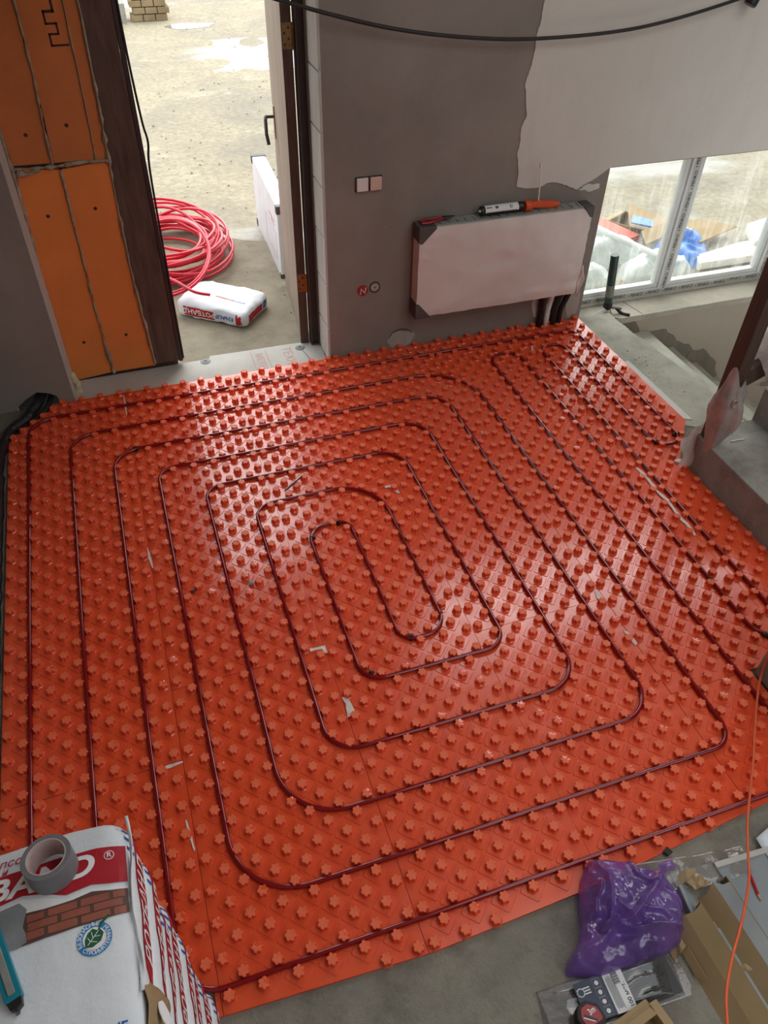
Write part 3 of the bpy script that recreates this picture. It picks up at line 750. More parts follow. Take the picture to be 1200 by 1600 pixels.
COLS = [(-.60, -.0008, [.75, 1.95]), (.0008, .5992, [1.05, 2.25]), (.6008, 1.1992, [.70, 1.90]), (1.2008, 1.7992, [.95, 2.15]), (1.8008, 2.3992, [.45, 1.65, 2.85]), (2.4008, 2.90, [1.65, 2.85])]
CN = ['strip along the dark left edge', 'second strip from the left', 'third strip from the left', 'fourth strip from the left', 'fifth strip from the left', 'rightmost strip beside the concrete stairs']
ALLN = []
for ci, (x0, x1, cuts) in enumerate(COLS):
    ys = [-.2] + cuts + [3.2]
    if ci == 5: ys = [-.2, 1.65, 3.2]
    nr = len(ys) - 1
    for ri in range(nr):
        y0, y1 = ys[ri] + .0008, ys[ri + 1] - .0008
        P = clip(OUT, x0, x1, y0, y1)
        if len(P) < 3: continue
        where = {0: 'front piece', nr - 1: 'back piece'}.get(ri, 'middle piece' if nr == 3 else ('second piece' if ri == 1 else 'third piece'))
        px, py = round((x0 + x1) / 2, 3), round((max(y0, -.1) + min(y1, 3.1)) / 2, 3)
        if ri == 0: where += ' by the bare concrete' if ci else ' by the sacks'
        elif ri == nr - 1: where += ' at the far wall' if ci > 1 else ' at the doorway'
        e = empty('heating_mat', 'orange-red studded panel, %s, %s' % (CN[ci], where), 'heating panel', (px, py, ZF), 0, 'studded heating mats covering the floor')
        dz = .0008 * ((ci + ri) % 3)
        q = MB(); L = [(p[0] - px, p[1] - py) for p in P]
        q.prism(L, 0, ZM - ZF + dz)
        zt = ZM - ZF + dz
        pts = []
        for k in range(12):
            for j in range(-3, 66):
                if (k + j + ci) % 2: continue
                x = math.floor(x0 * 5 + .5) / 5 + .025 + .05 * k; y = .025 + .05 * j
                if not (x0 < x < x1 and y0 < y < y1): continue
                if not inside(OUT, x, y) or edge_dist(OUT, x, y) < .012: continue
                pts.append((x, y))
        ALLN += pts
        for x, y in pts:           # raised square pads, set diagonally
            h = .0455
            if x - h < x0 or x + h > x1 or y - h < y0 or y + h > y1 or edge_dist(P, x, y) < h:
                h2 = .026; cs = [(h2 * sx, h2 * sy) for sx, sy in ((-1, -1), (1, -1), (1, 1), (-1, 1))] if edge_dist(P, x, y) > .037 else None
                if cs is None: continue
                continue
            cs = [(h, 0), (0, h), (-h, 0), (0, -h)]
            lo = []; hi = []
            for i, (cx, cy) in enumerate(cs):   # cut corners
                for s_ in (-1, 1):
                    nx_, ny_ = cs[(i + s_) % 4]
                    f = .07
                    lo.append((x - px + cx + (nx_ - cx) * f, y - py + cy + (ny_ - cy) * f))
            hi = [((a - (x - px)) * .95 + (x - px), (b - (y - py)) * .95 + (y - py)) for a, b in lo]
            q.add([(a, b, zt - .0005) for a, b in lo] + [(a, b, zt + .0024) for a, b in hi], [tuple(range(8, 16))] + [(i, (i + 1) % 8, 8 + (i + 1) % 8, 8 + i) for i in range(8)])
        me = q.mesh('sheet'); fix(me, weld=False)
        obj('sheet', me, M['mat'], e)
        for x, y in pts:
            o = bpy.data.objects.new('nub', nubs[0 if random.random() < .6 else random.randint(1, 3)]); COL.objects.link(o); o.parent = e
            o.location = (x - px + random.uniform(-.0006, .0006), y - py + random.uniform(-.0006, .0006), zt + .0008); o.rotation_euler = (random.uniform(-.04, .04), random.uniform(-.04, .04), random.uniform(0, 1.05))
        for k in range(3):        # little moulded dimples
            q = MB(); x = random.uniform(max(x0, -.58) + .05, x1 - .05); j = random.randint(0, 10)
            y = max(y0, .1) + (min(y1, 3) - max(y0, .1)) * (k + .5) / 3; x = x0 + .3 if x1 - x0 > .5 else x0 + .2; y = round(y / .05) * .05
            if not inside(P, x, y) or edge_dist(P, x, y) < .02: continue
            q.lathe([(.004, .0), (.0045, .002), (.003, .0025), (.0025, .0006), (0, .0006)], 10)
            obj('moulded_ring', q, M['mat'], e, loc=(x - px, y - py, zt + .001))

R1 = .12
def pipe_obj(pts, rads, label):
    best = []
    for i, r in enumerate(rads):     # pick the bend radius that threads best between the studs
        if i in (0, len(pts) - 1) or r < .08: best.append(r); continue
        cand = []
        for f in [.7 + .04 * k for k in range(18)]:
            seg_ = rounded([(*pts[i - 1], 0), (*pts[i], 0), (*pts[i + 1], 0)], r * f, seg=16)[1:-1]
            md = min(min((p.x - a) ** 2 + (p.y - b) ** 2 for a, b in ALLN if abs(a - p.x) < .05 and abs(b - p.y) < .05) if any(abs(a - p.x) < .05 and abs(b - p.y) < .05 for a, b in ALLN) else .01 for p in seg_) ** .5
            cand.append((min(md, .0245) - .006 * abs(f - 1), r * f))
        best.append(max(cand)[1])
    P = rounded([(x, y, 0) for x, y in pts], best, seg=14)
    # subdivide long runs and let them wander a little
    Q = []
    for a, b in zip(P[:-1], P[1:]):
        k = max(1, int((b - a).length / .12))
        for i in range(k): Q.append(a.lerp(b, i / k))
    Q.append(P[-1])
    Q = [p + Vector((.0016 * n3(p.x, p.y, 1, 2.5), .0016 * n3(p.x, p.y, 5, 2.5), .0008 * n3(p.x, p.y, 9, 3))) for p in Q]
    q = MB(); q.tube(Q, .0084, 10); o = obj('heating_pipe', q, M['pipe'], smooth='all'); o.location.z = .004
    return props(o, label, 'pipe')
p1 = pipe_obj([(-.5, -.62), (-.5, 2.95), (2.75, 2.95), (2.75, 1.765), (2.595, 1.765), (2.595, 2.83), (2.44, 2.83), (2.44, .47)],
         [0, .12, .11, .077, .077, .077, .077, 0], 'dark red pipe along the outer edge with two tight bends by the stairs')
p2 = pipe_obj([(-.455, -.62), (-.455, .06), (-.3, .06), (-.3, 2.75), (1.9, 2.75), (1.9, .2), (.1, .2), (.1, 2.35), (1.5, 2.35), (1.5, .6), (.5, .6), (.5, 1.95), (1.1, 1.95), (1.1, .99), (.9, .99), (.9, 1.73), (.7, 1.73), (.7, .85), (1.3, .85), (1.3, 2.15), (.3, 2.15), (.3, .4), (1.7, .4), (1.7, 2.55), (-.1, 2.55), (-.1, .0), (2.1, .0), (2.1, 2.83), (2.29, 2.83), (2.29, .58), (2.55, .5)],
         [0, .07, .07, .10, .26, .13, .19, .13, .22, .13, .17, .14, .19, .1, .1, .1, .1, .13, .13, .20, .13, .18, .13, .24, .12, .12, .06, .095, .095, .12, 0], 'dark red pipe wound in a rectangular spiral over the studded panels')
# black ties holding the pipe at the bends
for x, y, lb in ((.71, 1.66, 'at the left of the innermost top bend'), (.845, 1.722, 'at the crown of the innermost top bend'), (1.098, 1.075, 'at the right of the innermost lower bend'), (.945, 1.0, 'at the left of the innermost lower bend'),
                 (.735, .885, 'at the lower left corner of the inner loop'), (.012, 2.55, 'on the third line below the doorway'), (2.29, .897, 'on the right run beside the stairs'), (2.325, .566, 'at the bend beside the concrete pier'), (2.742, 1.83, 'on the outer side of the small bend at the stair corner'), (2.61, 1.80, 'on the inner side of the small bend at the stair corner')):
    q = MB(); q.tube([(-.013, 0, 0), (.013, 0, 0)], .0096, 8); q.box(-.004, .004, -.005, .005, .006, .016); q.tube([(.0, .003, .013), (.004, .012, .02), (.008, .016, .031)], .0016, 4)
    props(obj('pipe_tie', q, M['black'], loc=(x, y, .001)), 'small black tie ' + lb, 'tie', 'black ties holding the pipe').rotation_euler.z = random.uniform(0, 3)

# torn white scraps and seam fillings
def scrap(pts, lb, z=None, m='white_scrap', name='paper_scrap'):
    P = wobble(pts, .002, .012, len(lb)); q = MB(); vs, fs = subdiv_poly(P, .02)
    q.add([(v.x, v.y, ZM + .004 + .002 * n3(v.x, v.y, 1, 60)) for v in vs], fs); o = obj(name, q, M[m])
    md = o.modifiers.new('t', 'SOLIDIFY'); md.thickness = .0012
    return props(o, lb, 'scrap')
def strip(a, b, w, lb, **k):
    a, b = Vector(a), Vector(b); d = (b - a).normalized(); n_ = Vector((-d.y, d.x)) * w / 2
    return scrap([tuple(a + n_ * .3), tuple(a.lerp(b, .5) + n_), tuple(b + n_ * .4), tuple(b - n_ * .4), tuple(a.lerp(b, .5) - n_), tuple(a - n_ * .3)], lb, **k)
strip((-.006, 1.83), (.003, 1.70), .014, 'white torn strip in the leftmost long seam')
scrap([(.601, .82), (.62, .822), (.625, .80), (.632, .735), (.598, .733), (.608, .79)], 'white torn scrap with a bent end near the middle of the mat')
scrap([(.543, 1.075), (.605, 1.072), (.607, 1.035), (.592, 1.035), (.59, 1.058), (.543, 1.06)], 'white L-shaped scrap left of the innermost loop')
scrap([(1.135, 1.905), (1.165, 1.907), (1.178, 1.84), (1.192, 1.838), (1.188, 1.885), (1.165, 1.893), (1.135, 1.89)], 'white hooked scrap right of the inner loop top')
strip((1.785, 1.005), (1.777, .915), .022, 'bright white strip in the seam on the right half')
scrap([(1.785, .775), (1.80, .76), (1.807, .70), (1.792, .69), (1.785, .735)], 'small white scrap below the bright strip on the right seam')
strip((-.10, .735), (.0, .742), .014, 'white pointed sliver by the left cross joint')
strip((1.77, 2.17), (1.766, 2.11), .014, 'tiny white sliver between the far right loops')
strip((2.41, 2.86), (2.385, 2.78), .014, 'white sliver beside the tight loops near the radiator')
strip((2.388, 1.11), (2.38, 1.06), .014, 'white scrap at the end of the long filled joint')
strip((-.003, 3.06), (-.004, 2.87), .012, 'pale strip in the left seam close to the doorway')
strip((-.02, .53), (-.008, .42), .011, 'long pale sliver in the left seam near the sacks')
q = MB(); P = catmull([(2.40, 1.655, .0), (2.406, 1.58, .002), (2.398, 1.48, .003), (2.404, 1.38, .005), (2.398, 1.30, .003), (2.40, 1.22, .002), (2.397, 1.15, 0)], 8)
q.tube([p + Vector((.006 * n3(p.x, p.y, 1, 25), 0, ZM + .004)) for p in P], [max(.003, .0085 * (1 + .8 * n3(p.y, 1, 3, 22))) for p in P], 7, flat=.45)
props(obj('filler_bead', q, M['white_scrap'], smooth=True), 'white bead of foam filler along the joint beside the stair', 'filler')
q = MB(); q.prism(blob2(2.63, 1.635, .022, .012, 14, .6, 3), ZM, ZM + .014); props(obj('filler_blob', q, M['eps'], bevel=.003), 'white filler lump at the corner of the concrete stair', 'filler')
q = MB(); q.prism([(2.882, 1.95), (2.925, 1.93), (2.905, 2.55), (2.874, 2.55)], ZF - .002, -.011); props(obj('edge_strip', q, M['eps']), 'thin white foam strip along the right edge of the mat', 'strip')

pn = empty('marker', 'black pen lying on the red mat above the inner loop', 'pen', (.712, 2.033, .018), math.atan2(.084, .106))
q = MB(); q.lathe([(0, -.07), (.002, -.068), (.0045, -.058), (.0045, .065), (.003, .068), (0, .068)], 10, Matrix.Rotation(PI / 2, 4, 'Y')); obj('barrel', q, M['black'], pn, smooth=True)
q = MB(); q.box(.02, .065, -.001, .001, .004, .0065); obj('clip', q, M['steel'], pn)
props(obj('pebble', MB().lathe([(0, -.005), (.010, -.003), (.013, .002), (.008, .007), (0, .008)], 9), M['crumb'], smooth=True, loc=(.392, 1.478, .003)), 'small pale stone between the studs left of the inner loop', 'stone')
for x, y, lb in ((.15, 1.506, 'dark dirt crumb on the left half of the mat'), (.435, .281, 'black crumb by a stud near the lower left bends')):
    props(obj('dirt_crumb', MB().lathe([(0, -.004), (.008, -.003), (.010, .001), (.004, .006), (0, .006)], 7), M['black'], loc=(x, y, .003)), lb, 'crumb')

# ================================================================ RADIATOR AND THINGS ON THE BACK WALL
ra = empty('radiator', 'wrapped white radiator hanging on the grey wall with dark corner guards', 'radiator', (1.69, 3.0, .235))
RW, RH, RD = 1.05, .525, .085
def radf(u, v):
    x = u * RW; z = v * RH
    e = min(u, 1 - u, v, 1 - v)
    wr = .005 * n3(x, z * 2, 2, 6) + .004 * rid(x * .6 + z * .5, z - x * .3, 4, 11) * (1 - min(1, e * 3)) + .0025 * rid(x + z * .35, z * 1.5 - x * .4, 9, 9)
    return (x, -.004 - wr - .006 * min(1, e * 12), z)
q = MB(); q.grid(60, 36, radf); q.box(0, RW, 0, RD, 0, RH); obj('wrapping', q, M['radwrap'], ra, smooth=50)
q = MB()
for k in range(20): q.box(.03 + k * .05, .03 + k * .05 + .04, .012, RD - .012, RH + .001, RH + .006)
q.box(.01, RW - .01, .004, .010, RH, RH + .008); q.box(.01, RW - .01, RD - .010, RD - .004, RH, RH + .008)
obj('top_grille', q, M['radtop'], ra)
for sx, sz in ((0, 1), (0, 0), (1, 1)):
    tri = [(-.006, -.006 if not sz else RH - .10), (-.006, .10 if not sz else RH + .012), (.105, -.006 if not sz else RH + .012)]
    if sx: tri = [(RW - p[0], p[1]) for p in tri]
    if not sx: tri = [(-.006, -.008), (-.006, .085), (.012, .085), (.085, .0), (.085, -.008)] if not sz else [(-.006, RH + .010), (-.006, RH - .075), (.014, RH - .085), (.095, RH - .004), (.095, RH + .010)]
    else: tri = [(RW + .006, RH + .010), (RW - .055, RH + .010), (RW - .055, RH + .002), (RW - .012, RH - .05), (RW + .006, RH - .055)]
    q = MB(); q.prism(tri, -.016, -.010 + .0, XZ(0)); q2 = q
    q = MB(); q.prism(tri, -RD, .014, XZ(0)); obj('corner_guard', q, M['corner'], ra, bevel=.003)
q = MB()
for sx in (.06, .99):
    q.box(sx - .02, sx + .02, RD, .1, .08, .12); q.box(sx - .02, sx + .02, RD, .1, .42, .46)
obj('wall_bracket', q, M['steel'], ra)
q = MB(); q.grid(10, 12, lambda u, v: (RW - .01 + .045 * u * (1 - abs(v - .5)) + .01 * n3(u, v, 1, 4), -.008 + .02 * n3(u, v, 5, 3), -.02 + .20 * v)); w = obj('torn_wrapping', q, M['radwrap'], ra, smooth='all'); w.modifiers.new('t', 'SOLIDIFY').thickness = .0015
for i, (x, m, w_) in enumerate(((2.57, 'black', .022), (2.615, 'eps', .018), (2.665, 'rubber', .020), (2.71, 'rubber', .017))):
    pth = catmull([(x, 3.075, -.01), (x - .005, 3.07, .09), (x + .012 * (i - 1), 3.06, .20), (x + .012 * (i - 1), 3.055, .245)], 6)
    o = obj('radiator_pipe', crumple([tuple(p) for p in pth], w_, 'p', M[m], i * 3, .2, 10), M[m])
    props(o, ['black insulated pipe stub, leftmost under the radiator', 'white insulated pipe stub under the radiator', 'thick black pipe stub right of the white one', 'thin black pipe stub, rightmost under the radiator'][i], 'pipe', 'pipe stubs under the radiator')

pl = empty('pliers', 'red handled pliers lying on the left end of the radiator', 'pliers', (1.80, 3.04, .782), .12)
for s_ in (-1, 1):
    q = MB(); q.tube(catmull([(-.095, .012 * s_, 0), (-.05, .022 * s_, .002), (.0, .014 * s_, .004), (.045, -.004 * s_, .004)], 6), .0085, 8, flat=.8); obj('grip', q, M['redtool'], pl, smooth=True)
    q = MB(); q.tube([(.04, .003 * s_, .004), (.07, .006 * s_, .004), (.11, .002 * s_, .004)], [.009, .010, .004], 8, flat=.6); obj('jaw', q, M['darkmetal'], pl, smooth=True)
q = MB(); q.lathe([(0, -.01), (.011, -.008), (.011, .008), (0, .010)], 12, Matrix.Translation((.045, 0, .004))); obj('pivot', q, M['black'], pl)

cg = empty('cartridge', 'white and black sealant cartridge lying on top of the radiator', 'cartridge', (2.06, 3.045, .797))
RX = Matrix.Rotation(PI / 2, 4, 'Y')
q = MB(); q.lathe([(0, 0), (.026, 0), (.027, .006), (.025, .012), (.025, .235), (.0265, .24), (.0265, .25), (.020, .255), (0, .255)], 20, RX); obj('tube', q, M['black'], cg, smooth=True)
q = MB(); q.add([(.02 + .2 * i, -.0256 * math.cos(a), .0256 * math.sin(a)) for a in [(-10 + 8 * k) * PI / 180 for k in range(16)] for i in (0, 1)], [(2 * k, 2 * k + 1, 2 * k + 3, 2 * k + 2) for k in range(15)]); obj('paper_label', q, M['printwhite'], cg, smooth='all')
def cyl(x, a0): return lambda px, py: (x + px, -.0262 * math.cos(a0 + py / .026), .0262 * math.sin(a0 + py / .026))
q = MB(); [q.add([cyl(x0, a0)(dx, dy) for dx, dy in ((0, 0), (w0, 0), (w0, h0), (0, h0))], [(0, 1, 2, 3)]) for x0, a0, w0, h0 in ((.028, .75, .012, .006), (.044, .75, .014, .006), (.078, .9, .020, .004), (.078, .70, .020, .005), (.082, .55, .014, .003))]
for k in range(14): q.box(.03 + .013 * k, .036 + .013 * k, -.0262, -.0255, -.004, -.001)
c_ = blob2(0, 0, .009, .009, 14, .1)
q.add([cyl(.175, .75)(a, b) for a, b in c_], [tuple(range(14))]); obj('printed_marks', q, M['ink'], cg)
q = MB(); q.lathe([(.0, -.012), (.006, -.01), (.008, 0)], 10, RX); obj('nozzle', q, M['switchw'], cg)
og = empty('caulking_gun', 'orange caulking gun body with upright steel rod on the right end of the radiator', 'caulking gun', (2.325, 3.045, .795))
q = MB(); q.lathe([(.0, 0), (.027, 0), (.029, .004), (.029, .03), (.024, .045), (.015, .05)], 16, RX); q.box(.03, .10, -.012, .012, -.012, .022); q.prism([(.07, .02), (.09, .024), (.215, .004), (.222, -.018), (.16, -.022), (.07, -.012)], -.013, .013, Matrix(((1, 0, 0, 0), (0, 0, -1, 0), (0, 1, 0, 0), (0, 0, 0, 1)))); obj('body', q, M['orange'], og, bevel=.003)
q = MB(); q.prism([(.06, .0), (.085, .0), (.20, -.03), (.20, -.036), (.08, -.018)], -.006, .006, Matrix(((1, 0, 0, 0), (0, 0, -1, 0), (0, 1, 0, 0), (0, 0, 0, 1)))); obj('trigger', q, M['orange'], og, bevel=.002)
q = MB(); q.tube([(.085, 0, .0), (.078, .0, .10), (.068, .004, .215)], .0042, 8); q.tube([(.0685, .004, .20), (.067, .004, .225)], .0065, 8); obj('rod', q, M['switchw'], og, smooth=True)

for i, (x, z, m, lb) in enumerate(((1.396, .992, 'switchw', 'white square wall switch, left one of the pair'), (1.469, .992, 'switchp', 'pinkish square wall switch, right one of the pair'))):
    e = empty('wall_switch', lb, 'switch', (x, YW, z), 0, 'wall switches beside the radiator')
    q = MB(); q.box(-.036, .036, -.004, 0.001, -.038, .036); obj('mounting_plate', q, M['darkmetal'], e)
    q = MB(); q.box(-.031, .031, -.018, -.004, -.034, .032); obj('rocker', q, M[m], e, bevel=.003)
for x, z, m, lb in ((1.400, .398, 'socketred', 'red round wall box with a white zigzag wire'), (1.472, .408, 'patch_grey', 'round wall box filled with grey plaster')):
    e = empty('wall_box', lb, 'wall box', (x, YW, z))
    FM = Matrix.Rotation(PI / 2, 4, 'X')
    q = MB(); q.lathe([(.0, .002), (.026, .002), (.027, .006), (.031, .006), (.033, .0)], 24, FM); obj('rim', q, M['darkmetal'] if m == 'patch_grey' else M['socketred'], e)
    q = MB(); q.lathe([(0, .0045), (.025, .003), (.026, .001)], 20, FM); obj('fill', q, M[m], e)
    if m == 'socketred':
        q = MB(); q.tube([(-.016, -.008, -.018), (-.012, -.010, .014), (.010, -.010, -.014), (.016, -.008, .017)], .0045, 6); obj('wire', q, M['switchw'], e)
    else:
        q = MB(); q.lathe([(0, .008), (.004, .007), (.005, .003)], 8, FM); obj('screw', q, M['black'], e)
# round ring of an old box hole near the floor
q = MB(); q.tube([(1.64 + .078 * math.cos(a), YW - .004, .05 + .062 * math.sin(a)) for a in [(.15 + .08 * k) * PI for k in range(11)]], .0022, 5); props(obj('trim_3', q, M['rubber']), kind='structure')

q = MB(); cb = catmull([(.2, 2.9, 2.12), (.70, 2.98, 1.93), (1.026, 3.03, 1.814), (1.487, 3.05, 1.694), (1.9, 3.05, 1.632), (2.303, 3.05, 1.608), (2.833, 3.05, 1.628), (3.367, 3.05, 1.723), (3.75, 3.06, 1.83)], 10)
q.tube(cb, .0085, 8); props(obj('hanging_cable', q, M['rubber'], smooth='all'), 'black cable sagging across the top of the back wall', 'cable')
q = MB(); q.tube([(3.40, 3.04, 1.735), (3.37, 3.045, 1.722)], .013, 8)
lh = empty('lamp_holder', 'dark lamp holder hanging at the top right under the cable', 'lamp holder', (3.45, 3.04, 1.70))
q = MB(); q.lathe([(.0, .0), (.03, .0), (.034, .01), (.03, .05), (.022, .07), (.014, .10), (0, .105)], 16, Matrix.Rotation(.5, 4, 'Y')); obj('body', q, M['black'], lh, smooth=True)
q = MB(); q.tube(catmull([(.0, 0, .09), (.02, 0, .16), (.05, .01, .3)], 5), .008, 8); obj('lead', q, M['rubber'], lh, smooth=True)

# ================================================================ WINDOW
YF = 3.30
wn = empty('window_1', 'white plastic window with printed film strips on its frame', 'window', (0, 0, 0)); wn['kind'] = 'structure'
ZB, ZT, XL, XR = -.07, 1.16, 2.88, 5.2
def fr(x0, x1, z0, z1, y0, y1, name, m='pvc', par=None, bevel=.004):
    q = MB(); q.box(x0, x1, y0, y1, z0, z1); return obj(name, q, M[m], par or wn, bevel=bevel)
fr(XL, XR, ZB, ZB + .062, YF, YF + .07, 'frame_rail'); fr(XL, XR, ZT - .05, ZT, YF, YF + .07, 'frame_rail')
for x0 in (2.88, 3.595, 4.42, 5.14): fr(x0, x0 + (.075 if x0 > 2.95 else .10), ZB + .06, ZT - .05, YF, YF + .07, 'mullion')
bays = ((2.98, 3.595), (3.67, 4.42), (4.495, 5.14))
for i, (a, b) in enumerate(bays):
    for z0, z1 in ((ZB + .062, ZB + .092), (ZT - .08, ZT - .05)): fr(a, b, z0, z1, YF + .012, YF + .06, 'glazing_bead')
    for x0 in (a, b - .03): fr(x0, x0 + .03, ZB + .0925, ZT - .0805, YF + .012, YF + .06, 'glazing_bead')
    q = MB(); q.box(a + .02, b - .02, YF + .034, YF + .038, ZB + .08, ZT - .07); obj('pane', q, M['glass'], wn)
# protective film strips with repeated printing
strips = []
e = fr(XL + .1, XR, ZB + .012, ZB + .056, YF - .0015, YF, 'film_strip', 'tape_label', bevel=0); strips.append((e, 'h', XL + .1, XR, ZB + .034))
for x0 in (3.598, 4.423):
    e = fr(x0 + .018, x0 + .062, ZB + .06, ZT - .05, YF - .0015, YF, 'film_strip', 'tape_label', bevel=0); strips.append((e, 'v', ZB + .07, ZT - .06, x0 + .04))
tv, tf = text_mesh('PENKO', .030, bold=.018)
for e, d, a, b, c in strips:
    q = MB(); t0 = a + .05
    while t0 < b - .05:
        j = random.uniform(-.004, .004)
        if d == 'h': q.add([(t0 + v.x, YF - .0022, c + v.y + j) for v in tv], tf); q.box(t0 - .066, t0 - .058, YF - .0022, YF - .0018, c - .004 + j, c + .004 + j)
        else: q.add([(c - v.y + j, YF - .0022, t0 + v.x) for v in tv], tf); q.box(c - .004 + j, c + .004 + j, YF - .0022, YF - .0018, t0 - .066, t0 - .058)
        t0 += .135
    obj('printed_text', q, M['ink'], e)
sl = MB(); sl.prism(wobble([(2.88, YW - .006), (5.3, YW - .006), (5.3, YF + .1), (2.88, YF + .1)], .006, .04, 4), -.11, -.068)
struct('window_sill', sl, M['sill'])
q = MB(); q.tube([(3.33, 3.29, -.0675), (3.37, 3.10, -.0675)], .0018, 4); props(obj('trim_4', q, M['ink']), kind='structure')

sg = empty('sealant_gun', 'dark green tube in a caulking gun standing upright on the window sill', 'caulking gun', (3.155, 3.205, -.055))
TL = Matrix.Rotation(-.10, 4, 'Y')
q = MB(); q.lathe([(0, .055), (.026, .055), (.027, .06), (.027, .385), (.025, .392), (0, .392)], 20, TL); obj('tube', q, M['darkgreen'], sg, smooth=True)
q = MB(); q.lathe([(.0275, .10), (.0278, .10), (.0278, .185), (.0275, .185)], 20, TL); obj('paper_label', q, M['grip' + 'grey'], sg, smooth=True)
q = MB()
for k in range(7): q.add([tuple(TL @ Vector((.0281 * math.sin(a), -.0281 * math.cos(a), z))) for z in (.29 + .013 * k, .294 + .013 * k) for a in (-.1, .05, .2)], [(0, 1, 4, 3), (1, 2, 5, 4)])
obj('printed_marks', q, M['inkgrey'], sg)
q = MB(); q.lathe([(0, .02), (.03, .02), (.031, .03), (.029, .058), (0, .058)], 16, TL); q.box(-.012, .012, -.014, .014, .0, .03); obj('body', q, M['black'], sg, bevel=.002)
q = MB(); q.tube([(.0, -.01, .02), (.04, -.03, .022), (.075, -.05, .02)], .008, 8); obj('yoke', q, M['ducttape'], sg, smooth=True)
q = MB(); q.tube(catmull([(.045, -.03, .02), (.07, -.055, -.004), (.095, -.085, -.006), (.115, -.10, -.004)], 5), .0105, 8); obj('handle', q, M['black'], sg, smooth=True)
q = MB(); q.tube([(-.01, .0, .02), (-.10, -.03, .0), (-.185, -.055, -.006)], .0038, 8); q.lathe([(0, -.004), (.012, -.004), (.013, 0), (.012, .004), (0, .004)], 14, Matrix.Translation((-.187, -.056, -.004)) @ Matrix.Rotation(1.2, 4, 'Y')); obj('push_rod', q, M['pvc'], sg, smooth=True)
q = MB(); q.tube(catmull([(.01, -.015, .02), (.008, -.03, -.0), (.012, -.035, -.012)], 4), .003, 6); obj('trigger', q, M['ducttape'], sg)

# ================================================================ THINGS SEEN THROUGH THE WINDOW
def mound(name, outline, H, m, lb, cat, seed=0, z0=-.12, n=44, rings=18, ridge=.35, fs=9, power=.6, parent=None, ridges=()):
    """crumpled heap over an outline given around its centre"""
    cx = sum(p[0] for p in outline) / len(outline); cy = sum(p[1] for p in outline) / len(outline)
    P = [Vector((p[0] - cx, p[1] - cy)) for p in outline]
    def rad(a):
        d = Vector((math.cos(a), math.sin(a))); best = .01
        for i in range(len(P)):
            p, q = P[i - 1], P[i]; e = q - p; den = d.x * e.y - d.y * e.x
            if abs(den) < 1e-9: continue
            t_ = (p.x * e.y - p.y * e.x) / den; s_ = (p.x * d.y - p.y * d.x) / den
            if t_ > 0 and -1e-6 <= s_ <= 1 + 1e-6: best = max(best, t_)
        return best
    R_ = [rad(2 * PI * k / n) for k in range(n)]
    R_ = [(R_[k - 1] + 2 * R_[k] + R_[(k + 1) % n]) / 4 for k in range(n)]
    def f(u, v):
        k = int(round(u * n)) % n; a = 2 * PI * k / n; r = R_[k] * v
        x = r * math.cos(a); y = r * math.sin(a)
        h = H * max(0, 1 - v ** 2.6) ** power
        h *= 1 + ridge * (rid(x, y, seed, fs) * .7 + n3(x, y, seed + 4, fs * .6))
        for pl, hh, ww in ridges:
            dmin = 9
            for i in range(len(pl) - 1):
                ax, ay = pl[i]; bx_, by_ = pl[i + 1]; ex_, ey_ = bx_ - ax - 0, by_ - ay
                t_ = max(0, min(1, ((x - ax) * ex_ + (y - ay) * ey_) / (ex_ * ex_ + ey_ * ey_)))
                dmin = min(dmin, math.hypot(x - ax - t_ * ex_, y - ay - t_ * ey_))
            h += hh * max(0, 1 - dmin / ww) ** 1.4 * (1 + .35 * n3(x, y, 8, 30)) - hh * .25 * math.exp(-((dmin - ww * 1.5) / ww) ** 2)
        w = ridge * H * .35
        return (x + w * n3(x, y, seed + 2, fs * 1.7), y + w * n3(x, y, seed + 6, fs * 1.7), max(.001, h))
    q = MB(); q.grid(n, rings, f, closed_u=True)
    o = obj(name, q, M[m], parent, smooth='all', loc=(cx, cy, z0)) if not parent else obj(name, q, M[m], parent, smooth='all')
    if not parent: props(o, lb, cat)
    return o
mound('wrapped_sack', [(3.47, 3.82), (3.62, 3.86), (3.95, 3.90), (3.66, 4.22), (3.3, 4.18), (3.2, 3.97)], .16, 'sackfilm', 'pale sack wrapped in film outside the window, left one behind the frame', 'sack', 3)
mound('wrapped_sack', [(3.52, 3.56), (4.10, 3.56), (4.14, 3.70), (3.98, 3.83), (3.6, 3.81)], .13, 'sackfilm', 'pale sack wrapped in film outside the window below the blue one', 'sack', 9)
mound('wrapped_sack', [(3.02, 3.56), (3.46, 3.56), (3.46, 3.78), (3.2, 3.92), (3.0, 3.8)], .12, 'sackfilm', 'pale sack wrapped in film outside the window behind the green tube', 'sack', 14)
bb = empty('blue_sack', 'bright blue crumpled sack with white lettering outside the window', 'sack', (4.23, 3.93, -.12))
q = mound('sack_body', [(-.22, -.22), (.02, -.30), (.20, -.18), (.30, .02), (.34, .22), (.10, .32), (-.06, .12), (-.24, .0)], .11, 'bluebag', None, None, 21, ridge=.5, parent=bb)
D = Drop(q.data)
PB = lambda x, y: (-(x * .9 - y * .42) + .07, -(x * .42 + y * .9) + .10, 1)
q = MB(); lay_text(D, q, 'ТСК', .085, lambda x, y: PB(x, y - .10), (0, 0, -1), .004, bold=.03); lay_text(D, q, 'ПОЛ АІ МОЯ', .075, lambda x, y: PB(x + .02, y + .0), (0, 0, -1), .004, bold=.015); lay_poly(D, q, rect(-.16, .16, -.066, -.052), PB, (0, 0, -1), .003)
obj('printed_text', q, M['printwhite'], bb)
